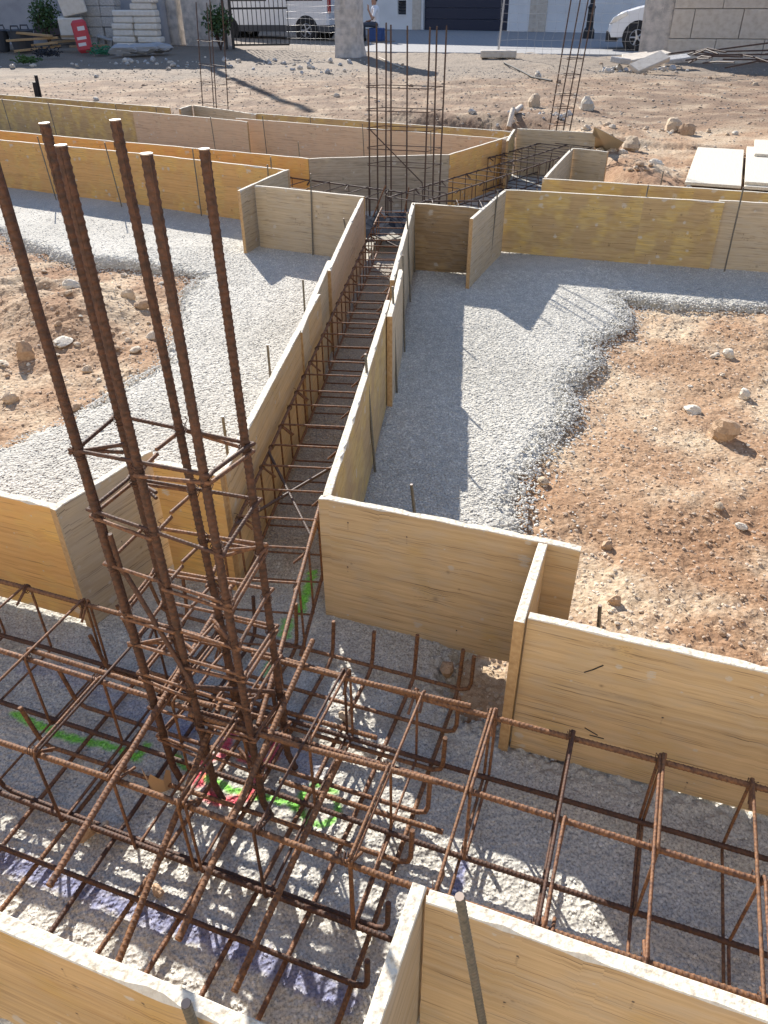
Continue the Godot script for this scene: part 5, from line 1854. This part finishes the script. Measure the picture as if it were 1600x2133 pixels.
	for iz in nz - 1:
		for iy in ny - 1:
			for ixx in nx - 1:
				var k := (iz * ny + iy) * nx + ixx
				var inside := 0
				var sum := Vector3.ZERO
				var cnt := 0
				var cs := [0, 1, nx, nx + 1, nx * ny, nx * ny + 1, nx * ny + nx, nx * ny + nx + 1]
				for c in cs:
					inside += int(val[k + c] < 0.0)
				if inside == 0 or inside == 8:
					continue
				for e in [[0, 1], [2, 3], [4, 5], [6, 7], [0, 2], [1, 3], [4, 6], [5, 7], [0, 4], [1, 5], [2, 6], [3, 7]]:
					var va := val[k + cs[e[0]]]
					var vb := val[k + cs[e[1]]]
					if (va < 0.0) != (vb < 0.0):
						var tt := va / (va - vb)
						var p0 := Vector3(e[0] & 1, (e[0] >> 1) & 1, e[0] >> 2)
						var p1 := Vector3(e[1] & 1, (e[1] >> 1) & 1, e[1] >> 2)
						sum += p0.lerp(p1, tt)
						cnt += 1
				vid[k] = b.v.size()
				b.v.append(at + lo + (Vector3(ixx, iy, iz) + sum / cnt) * cell)
				b.nm.append(Vector3(val[k + 1] - val[k], val[k + nx] - val[k], val[k + nx * ny] - val[k]).normalized())
				b.uv.append(Vector2.ZERO)
				b.cl.append(bones[own[k]][4])
	for k in vid:
		for q in [[1, nx, nx * ny], [nx, nx * ny, 1], [nx * ny, 1, nx]]:
			# edge from this cell's low corner along q[0]
			if k + q[0] >= val.size():
				continue
			if (val[k] < 0.0) == (val[k + q[0]] < 0.0):
				continue
			var c0: int = k
			var c1: int = k - q[1]
			var c2: int = k - q[1] - q[2]
			var c3: int = k - q[2]
			if vid.has(c1) and vid.has(c2) and vid.has(c3):
				if val[k] < 0.0:
					b.ix.append_array([vid[c0], vid[c2], vid[c1], vid[c0], vid[c3], vid[c2]])
				else:
					b.ix.append_array([vid[c0], vid[c1], vid[c2], vid[c0], vid[c2], vid[c3]])
	var m := plain(1, 1, 1, 0.8)
	m.vertex_color_use_as_albedo = true
	solo("person", b, m, at, "person in white T-shirt sitting on crate, raising hand to mouth", "person")


func build_yard() -> void:
	var r := RandomNumberGenerator.new()
	r.seed = 88
	var L := Vector3(0.958, 0, 0.287)
	# stack of pale blocks
	var o := Vector3(-7.277, 0.420, -26.660)
	var k := 0
	for row in 8:
		for c in 2:
			if row >= 6 and c == 0:
				continue
			var b := Builder.new()
			var t := Transform3D(Basis(L, Vector3.UP, L.cross(Vector3.UP)).rotated(Vector3.UP, r.randf_range(-0.12, 0.12)), o + L * ((c - 0.5) * 0.78 + r.randf_range(-0.07, 0.07)) + Vector3(0, 0.09 + row * 0.165, r.randf_range(-0.05, 0.05)))
			b.box(t, Vector3(0.74, 0.155, 0.32), 0.03)
			solo("stone_block", b, mats.pale_block, t.origin - Vector3(0, 0.078, 0), "pale block in leaning stack, %s row up%s" % [["first", "second", "third", "fourth", "fifth", "sixth", "seventh", "eighth"][row], "" if row >= 6 else [", left", ", right"][c]], "block", "blocks of the leaning stack")
	o = Vector3(-8.752, 0.420, -27.291)
	for row in 5:
		for c in 3:
			var b := Builder.new()
			var t := Transform3D(Basis(L, Vector3.UP, L.cross(Vector3.UP)), o + L * ((c - 1) * 0.52) + Vector3(r.randf_range(-0.03, 0.03), 0.14 + row * 0.27, -0.5))
			b.box(t, Vector3(0.5, 0.26, 0.4), 0.02)
			solo("concrete_block", b, mats.gravel, t.origin - Vector3(0, 0.13, 0), "grey block in neat stack behind, %s row up, %s" % [["first", "second", "third", "fourth", "fifth"][row], ["left", "middle", "right"][c]], "block", "blocks of the neat grey stack")
	k = 0
	for q in [[135, 56, 0.62, 0.6, "upper cream crate tilted on pile at upper left"], [150, 70, 0.0, 0.5, "lower cream block under the tilted crate"]]:
		var b := Builder.new()
		var p: Vector3 = [Vector3(-9.285, 0.420, -26.881), Vector3(-9.437, 0.420, -26.898)][k] + Vector3(0, 0.55 + q[2], -0.4)
		b.box(Transform3D(Basis.from_euler(Vector3(0.1, 0.3, 0.18 * (1 - k))), p), Vector3(0.72, 0.55, 0.5), 0.03)
		solo("cream_block", b, mats.pale_block, p - Vector3(0, 0.3, 0), q[4], "block")
		k += 1
	# dark sheet of ply tilted on the pile
	var p := Vector3(-10.122, 0.420, -28.694) + Vector3(0, 0.5, 0.0)
	var b := Builder.new()
	b.box(Transform3D(Basis.from_euler(Vector3(0.5, 0.1, 0.14)), p), Vector3(2.1, 0.04, 0.7), 0.005)
	solo("plywood_sheet", b, mats.rust_brown, p - Vector3(0, 0.2, 0), "dark plywood sheet tilted over the pile of scrap", "board")
	# scrap timbers
	for i in 7:
		b = Builder.new()
		p = Vector3(-9.413, 0.420, -25.787) + Vector3(r.randf_range(-0.8, 0.9), 0.08 + 0.06 * i, r.randf_range(-0.3, 0.3))
		b.box(Transform3D(Basis.from_euler(Vector3(0, r.randf_range(-0.5, 0.4), r.randf_range(-0.1, 0.1))), p), Vector3(r.randf_range(0.9, 1.7), 0.06, 0.14), 0.006)
		solo("scrap_timber", b, mats.dark_pine if i % 2 else mats.end_grain, p - Vector3(0, 0.03, 0), "scrap timber in the pile under the plywood sheet", "timber", "scrap timbers of the pile")
	# hollow blocks
	for i in 3:
		p = [Vector3(-8.564, 0.420, -27.510), Vector3(-8.465, 0.420, -27.991), Vector3(-8.623, 0.420, -28.009)][i] + Vector3(0, 0.16 + 0.27 * float(i == 2), 0)
		var bs := Basis.from_euler(Vector3(0.2, 0.3 * i - 0.2, 0.25 * (i - 1)))
		b = Builder.new()
		for q in [[0, 0.12, 0.5, 0.03], [0, -0.12, 0.5, 0.03], [0.235, 0, 0.03, 0.21], [-0.235, 0, 0.03, 0.21], [0, 0, 0.03, 0.21]]:
			b.box(Transform3D(bs, p + bs * Vector3(q[0], q[1], 0)), Vector3(q[2], q[3], 0.22), 0.003)
		solo("hollow_block", b, mats.gravel, p - Vector3(0, 0.14, 0), "tumbled hollow block beside the leaning stack", "block", "tumbled hollow blocks")
	# rubber buckets
	for i in 2:
		p = [Vector3(-10.636, 0.400, -26.270), Vector3(-11.386, 0.400, -26.349)][i]
		var root := thing("rubber_bucket", ["dark rubber builder's bucket with handles left of the scrap pile", "dark bucket cut by the left image edge"][i], "bucket", p)
		b = Builder.new()
		b.lathe(p, [Vector2(0.001, 0.02), Vector2(0.24, 0.02), Vector2(0.25, 0.0), Vector2(0.27, 0.05), Vector2(0.36, 0.52), Vector2(0.39, 0.53), Vector2(0.37, 0.56), Vector2(0.34, 0.53), Vector2(0.25, 0.06), Vector2(0.001, 0.05)], 20)
		piece("tub", b, mats.bucket, root, p)
		for sg in [-1.0, 1.0]:
			b = Builder.new()
			b.tube(PackedVector3Array([p + Vector3(-0.12, 0.54, sg * 0.36), p + Vector3(-0.1, 0.66, sg * 0.36), p + Vector3(0.1, 0.66, sg * 0.36), p + Vector3(0.12, 0.54, sg * 0.36)]), 0.022, 7)
			piece("handle", b, mats.bucket, root, p)
	# red sack
	p = Vector3(-8.485, 0.400, -25.209)
	b = Builder.new()
	var tb := Basis.from_euler(Vector3(-0.15, 0.1, 0.12))
	b.box(Transform3D(tb, p + Vector3(0, 0.42, 0)), Vector3(0.42, 0.8, 0.16), 0.07)
	var root2 := thing("red_sack", "red printed cement sack leaning on the scrap pile", "sack", p)
	piece("sack", b, plain(0.5, 0.05, 0.06, 0.6), root2, p)
	b = Builder.new()
	for q in [[0.05, 0.18, 0.2, 0.1], [0.0, -0.05, 0.26, 0.07], [-0.03, -0.2, 0.22, 0.08]]:
		b.box(Transform3D(tb, p + Vector3(0, 0.42, 0) + tb * Vector3(q[0], q[1], 0.081)), Vector3(q[2], q[3], 0.004))
	piece("print", b, plain(0.66, 0.62, 0.6, 0.6), root2, p)
	# full sacks and cloth heap
	for i in 3:
		p = [Vector3(-6.661, 0.420, -24.680), Vector3(-6.276, 0.420, -25.042), Vector3(-7.174, 0.420, -24.342)][i]
		b = stone_mesh(700 + i, 0.5, 8, 14)
		var o2 := piece("grey_sack", b, plain(0.36, 0.37, 0.38, 0.9), self)
		o2.position = p + Vector3(0, 0.12, 0)
		o2.scale = Vector3(0.45, 0.3, 0.3)
		mark(o2, "slumped grey sack lying before the block stack", "sack", "slumped grey sacks")
	for q in [[Vector3(-9.231, 0.400, -24.124), 0.3, Color(0.03, 0.03, 0.035), "dark tangled bundle on ground before scrap pile", "dark_bundle", "bundle"], [Vector3(-7.938, 0.400, -24.953), 0.25, Color(0.04, 0.2, 0.1), "green netting scrap lying before hollow blocks", "green_netting", "net"], [Vector3(-8.958, 0.380, -22.202), 0.2, Color(0.06, 0.12, 0.03), "low green weed growing on left yard edge", "green_weed", "plant"]]:
		b = Builder.new()
		for i in 90:
			var a: Vector3 = q[0] + Vector3(r.randfn(0, q[1] * 0.6), absf(r.randfn(0, q[1] * 0.3)), r.randfn(0, q[1] * 0.4))
			var e := a + Vector3(r.randf_range(-1, 1), r.randf_range(-0.2, 0.5), r.randf_range(-1, 1)) * 0.14
			b.tube(PackedVector3Array([a, a.lerp(e, 0.5) + Vector3(0, 0.03, 0), e]), 0.014, 4)
		solo(q[4], b, plain(q[2].r, q[2].g, q[2].b, 0.9), q[0], q[3], q[5])
	# shrubs against the wall
	for q in [[Vector3(-4.760, 0.420, -26.159), 1.05, 0.5, "round green shrub before the beige garden wall"], [Vector3(-10.255, 0.420, -27.459), 1.25, 0.55, "dark green bush behind the scrap pile at left"]]:
		p = q[0]
		root2 = thing("shrub", q[3], "shrub", p)
		b = Builder.new()
		for i in 7:
			b.tube(PackedVector3Array([p, p + Vector3(r.randf_range(-0.3, 0.3), q[1] * 0.7, r.randf_range(-0.2, 0.2))]), 0.02, 5)
		piece("stem", b, mats.rust_brown, root2, p)
		b = Builder.new()
		for i in 900:
			var dv := Vector3(r.randfn(0, 0.4), r.randfn(0, 0.42), r.randfn(0, 0.35))
			if dv.length() > 0.95:
				continue
			var c: Vector3 = p + Vector3(0, q[1] * 0.68, 0) + dv * float(q[2])
			var u := Vector3(r.randf_range(-1, 1), r.randf_range(-1, 1), r.randf_range(-1, 1)).normalized() * 0.055
			var w := u.cross(Vector3(r.randf_range(-1, 1), 1, r.randf_range(-1, 1))).normalized() * 0.03
			b.quad(c - u, c + w, c + u, c - w)
		piece("foliage", b, plain(0.05, 0.1, 0.03, 0.7), root2, p)
	# broken slabs and rubble by the pier
	for i in 5:
		p = [Vector3(6.392, 0.330, -20.983), Vector3(5.953, 0.330, -19.291), Vector3(6.188, 0.330, -21.294), Vector3(5.487, 0.330, -19.962), Vector3(6.850, 0.330, -20.247)][i] + Vector3(0, 0.16, 0)
		b = Builder.new()
		b.box(Transform3D(Basis.from_euler([Vector3(0.1, 0.3, 0.12), Vector3(0.35, 0.5, 0.3), Vector3(0.2, -0.2, 0.1), Vector3(0.1, 0.7, -0.1), Vector3(0.2, 0.1, 0.1)][i]), p), [Vector3(1.1, 0.09, 0.4), Vector3(0.85, 0.1, 0.35), Vector3(0.6, 0.08, 0.3), Vector3(0.4, 0.12, 0.3), Vector3(0.6, 0.1, 0.3)][i], 0.015)
		solo("broken_slab", b, mats.limestone if i < 3 else mats.gravel, p - Vector3(0, 0.12, 0), ["long pale broken slab on top of rubble by stone pier", "tilted pale slab leaning on rubble by stone pier", "short slab fragment left in rubble by stone pier", "grey slab chunk at left end of rubble heap", "grey slab piece between rubble and rusty mesh"][i], "slab")
	var rub := []
	for i in 4:
		b = stone_mesh(810 + i, 0.7)
		var am := ArrayMesh.new()
		b.surface(am, Vector3.ZERO, mats.limestone if i % 2 else mats.gravel)
		rub.append(am)
	for q in [[Vector3(5.973, 0.330, -19.922), 46, 0.9, 0.25, "rubble chunk in heap at foot of stone pier", "rubble by the stone pier"], [Vector3(-1.836, 0.360, -21.711), 50, 2.6, 0.9, "rubble chunk strewn along foot of the mesh fence", "rubble along the mesh fence"], [Vector3(-5.746, 0.400, -22.568), 60, 3.6, 0.6, "rubble chunk on shaded ground before block stack", "rubble before the block stack"], [Vector3(2.262, 0.280, -12.126), 22, 0.7, 0.5, "rubble chunk in ditch behind the far box", "rubble behind the far box"]]:
		for i in q[1]:
			var s := 0.025 + (0.045 if q[0].z > -13.0 else 0.09) * pow(r.randf(), 3.0)
			var x: float = q[0].x + r.randfn(0, q[2] * 0.5)
			var z: float = q[0].z + r.randfn(0, q[3])
			var o3 := instance("rubble_chunk", rub[r.randi() % 4], self)
			o3.position = Vector3(x, earth_height(x, z) + s * 0.3, z)
			o3.scale = Vector3(s, s, s)
			o3.rotation = Vector3(r.randf() * 3.0, r.randf() * 6.0, 0)
			mark(o3, q[4], "rubble", q[5])
	# rusty reinforcement mesh dumped before the block wall
	p = Vector3(7.777, 0.350, -18.642)
	root2 = thing("rebar_mesh", "heap of rusty reinforcement mesh in shade of block wall", "rebar mesh", p)
	for i in 26:
		b = Builder.new()
		var x := r.randf_range(-1.6, 2.4)
		var a := p + L * x + Vector3(0, r.randf_range(0.05, 0.45), r.randf_range(-0.5, 0.5))
		var e := a + L * r.randf_range(0.8, 2.2) * (1.0 if i % 3 else 0.2) + Vector3(r.randf_range(-0.1, 0.1), r.randf_range(-0.1, 0.15), r.randf_range(-0.3, 0.3) + (0.8 if i % 3 == 0 else 0.0))
		b.tube(PackedVector3Array([a, a.lerp(e, 0.5) + Vector3(0, r.randf_range(-0.05, 0.1), 0), e]), 0.016, 5)
		piece("bar", b, mats.rust_brown, root2, p)
	# pipe stubs beyond the farthest row, light hose in the ditch
	for i in 2:
		p = [Vector3(-6.144, 0.300, -15.246), Vector3(-6.119, 0.300, -15.319)][i]
		b = Builder.new()
		b.tube(PackedVector3Array([p, p + Vector3(0.01, 0.24 + 0.1 * i, 0)]), 0.04 - 0.008 * i, 8)
		solo("pipe_stub", b, mats.rubber, p, ["short black pipe stub beyond the farthest left row", "taller black pipe stub beyond the farthest left row"][i], "pipe")
	p = Vector3(1.750, 0.280, -11.450)
	b = Builder.new()
	b.tube(PackedVector3Array([p, p + Vector3(0.05, 0.2, -0.1), Vector3(1.889, 0.420, -11.898), Vector3(2.052, 0.420, -12.426), Vector3(2.080, 0.380, -12.446)]), 0.035, 8)
	solo("grey_hose", b, mats.limestone, p, "pale bent hose end standing in ditch by far box", "hose")
	for q in [[[Vector3(-0.044, 0.340, -23.841), Vector3(0.228, 0.350, -22.299), Vector3(0.540, 0.340, -21.058)], "thin pale cable lying on ground right of rough pillar"], [[Vector3(3.051, 0.360, -21.580), Vector3(3.188, 0.340, -19.756), Vector3(3.238, 0.350, -18.422), Vector3(3.467, 0.340, -17.460)], "thin dark cable lying on ground below bare fence post"]]:
		b = Builder.new()
		var pts := PackedVector3Array()
		for v in q[0]:
			pts.append(Vector3(v.x, earth_height(v.x, v.z) + 0.02, v.z))
		b.tube(pts, 0.02, 5)
		solo("cable", b, mats.limestone if q[1].begins_with("thin pale") else mats.rubber, pts[0], q[1], "cable")
	# torn paper round a bar of the near column
	p = Vector3(-0.621, 0.020, -1.266)
	b = Builder.new()
	var sh := []
	for i in 9:
		var an := 0.3 + i * 0.36
		var c := p + Vector3(cos(an) * 0.032, 0.0, sin(an) * 0.026 - 0.01)
		sh.append([c, c + Vector3(cos(an) * 0.008, 0.075 + 0.02 * sin(i * 2.1), sin(an) * 0.008)])
	for i in 8:
		b.quad(sh[i][0], sh[i][1], sh[i + 1][1], sh[i + 1][0])
	var card := plain(0.42, 0.28, 0.16, 0.9)
	solo("torn_card", b, card, p, "curl of torn brown card standing at foot of column", "card")


func _ready() -> void:
	var cam := Camera3D.new()
	cam.name = "camera"
	cam.transform = Transform3D(Basis(Vector3(0.999976, -0.005733, 0.003984), Vector3(0.006981, 0.821129, -0.570700), Vector3(-0.000000, 0.570714, 0.821149)), Vector3(0, 1.820, 0))
	cam.fov = 68.717
	cam.near = 0.05
	cam.far = 600.0
	add_child(cam)
	cam.current = true
	var env := Environment.new()
	env.background_mode = Environment.BG_SKY
	var sm := ProceduralSkyMaterial.new()
	sm.sky_top_color = Color(0.46, 0.58, 0.78)
	sm.sky_horizon_color = Color(0.82, 0.88, 0.95)
	sm.sky_curve = 0.18
	sm.ground_bottom_color = Color(0.45, 0.4, 0.34)
	sm.ground_horizon_color = Color(0.6, 0.57, 0.53)
	sm.sun_angle_max = 8.0
	sm.sky_energy_multiplier = 0.76
	var sky := Sky.new()
	sky.sky_material = sm
	env.sky = sky
	env.background_energy_multiplier = 1.0
	env.tonemap_mode = Environment.TONE_MAPPER_LINEAR
	env.tonemap_exposure = 1.95
	env.sdfgi_enabled = true
	env.ssao_enabled = true
	env.ssil_enabled = true
	var we := WorldEnvironment.new()
	we.name = "daylight"
	we.environment = env
	add_child(we)
	var sun := DirectionalLight3D.new()
	sun.name = "sun"
	sun.light_energy = 1.6
	sun.light_color = Color(1.0, 0.972, 0.935)
	sun.light_angular_distance = 0.5
	sun.shadow_enabled = true
	sun.basis = Basis.looking_at(Vector3(0.325, -0.5, 0.85).normalized(), Vector3.UP)
	add_child(sun)
	make_materials()
	mats.flat_board = mats.edge
	build_ground()
	build_formwork()
	build_near_cage()
	build_near_column()
	build_far_cages()
	build_street()
	build_yard()
	scatter_stones()
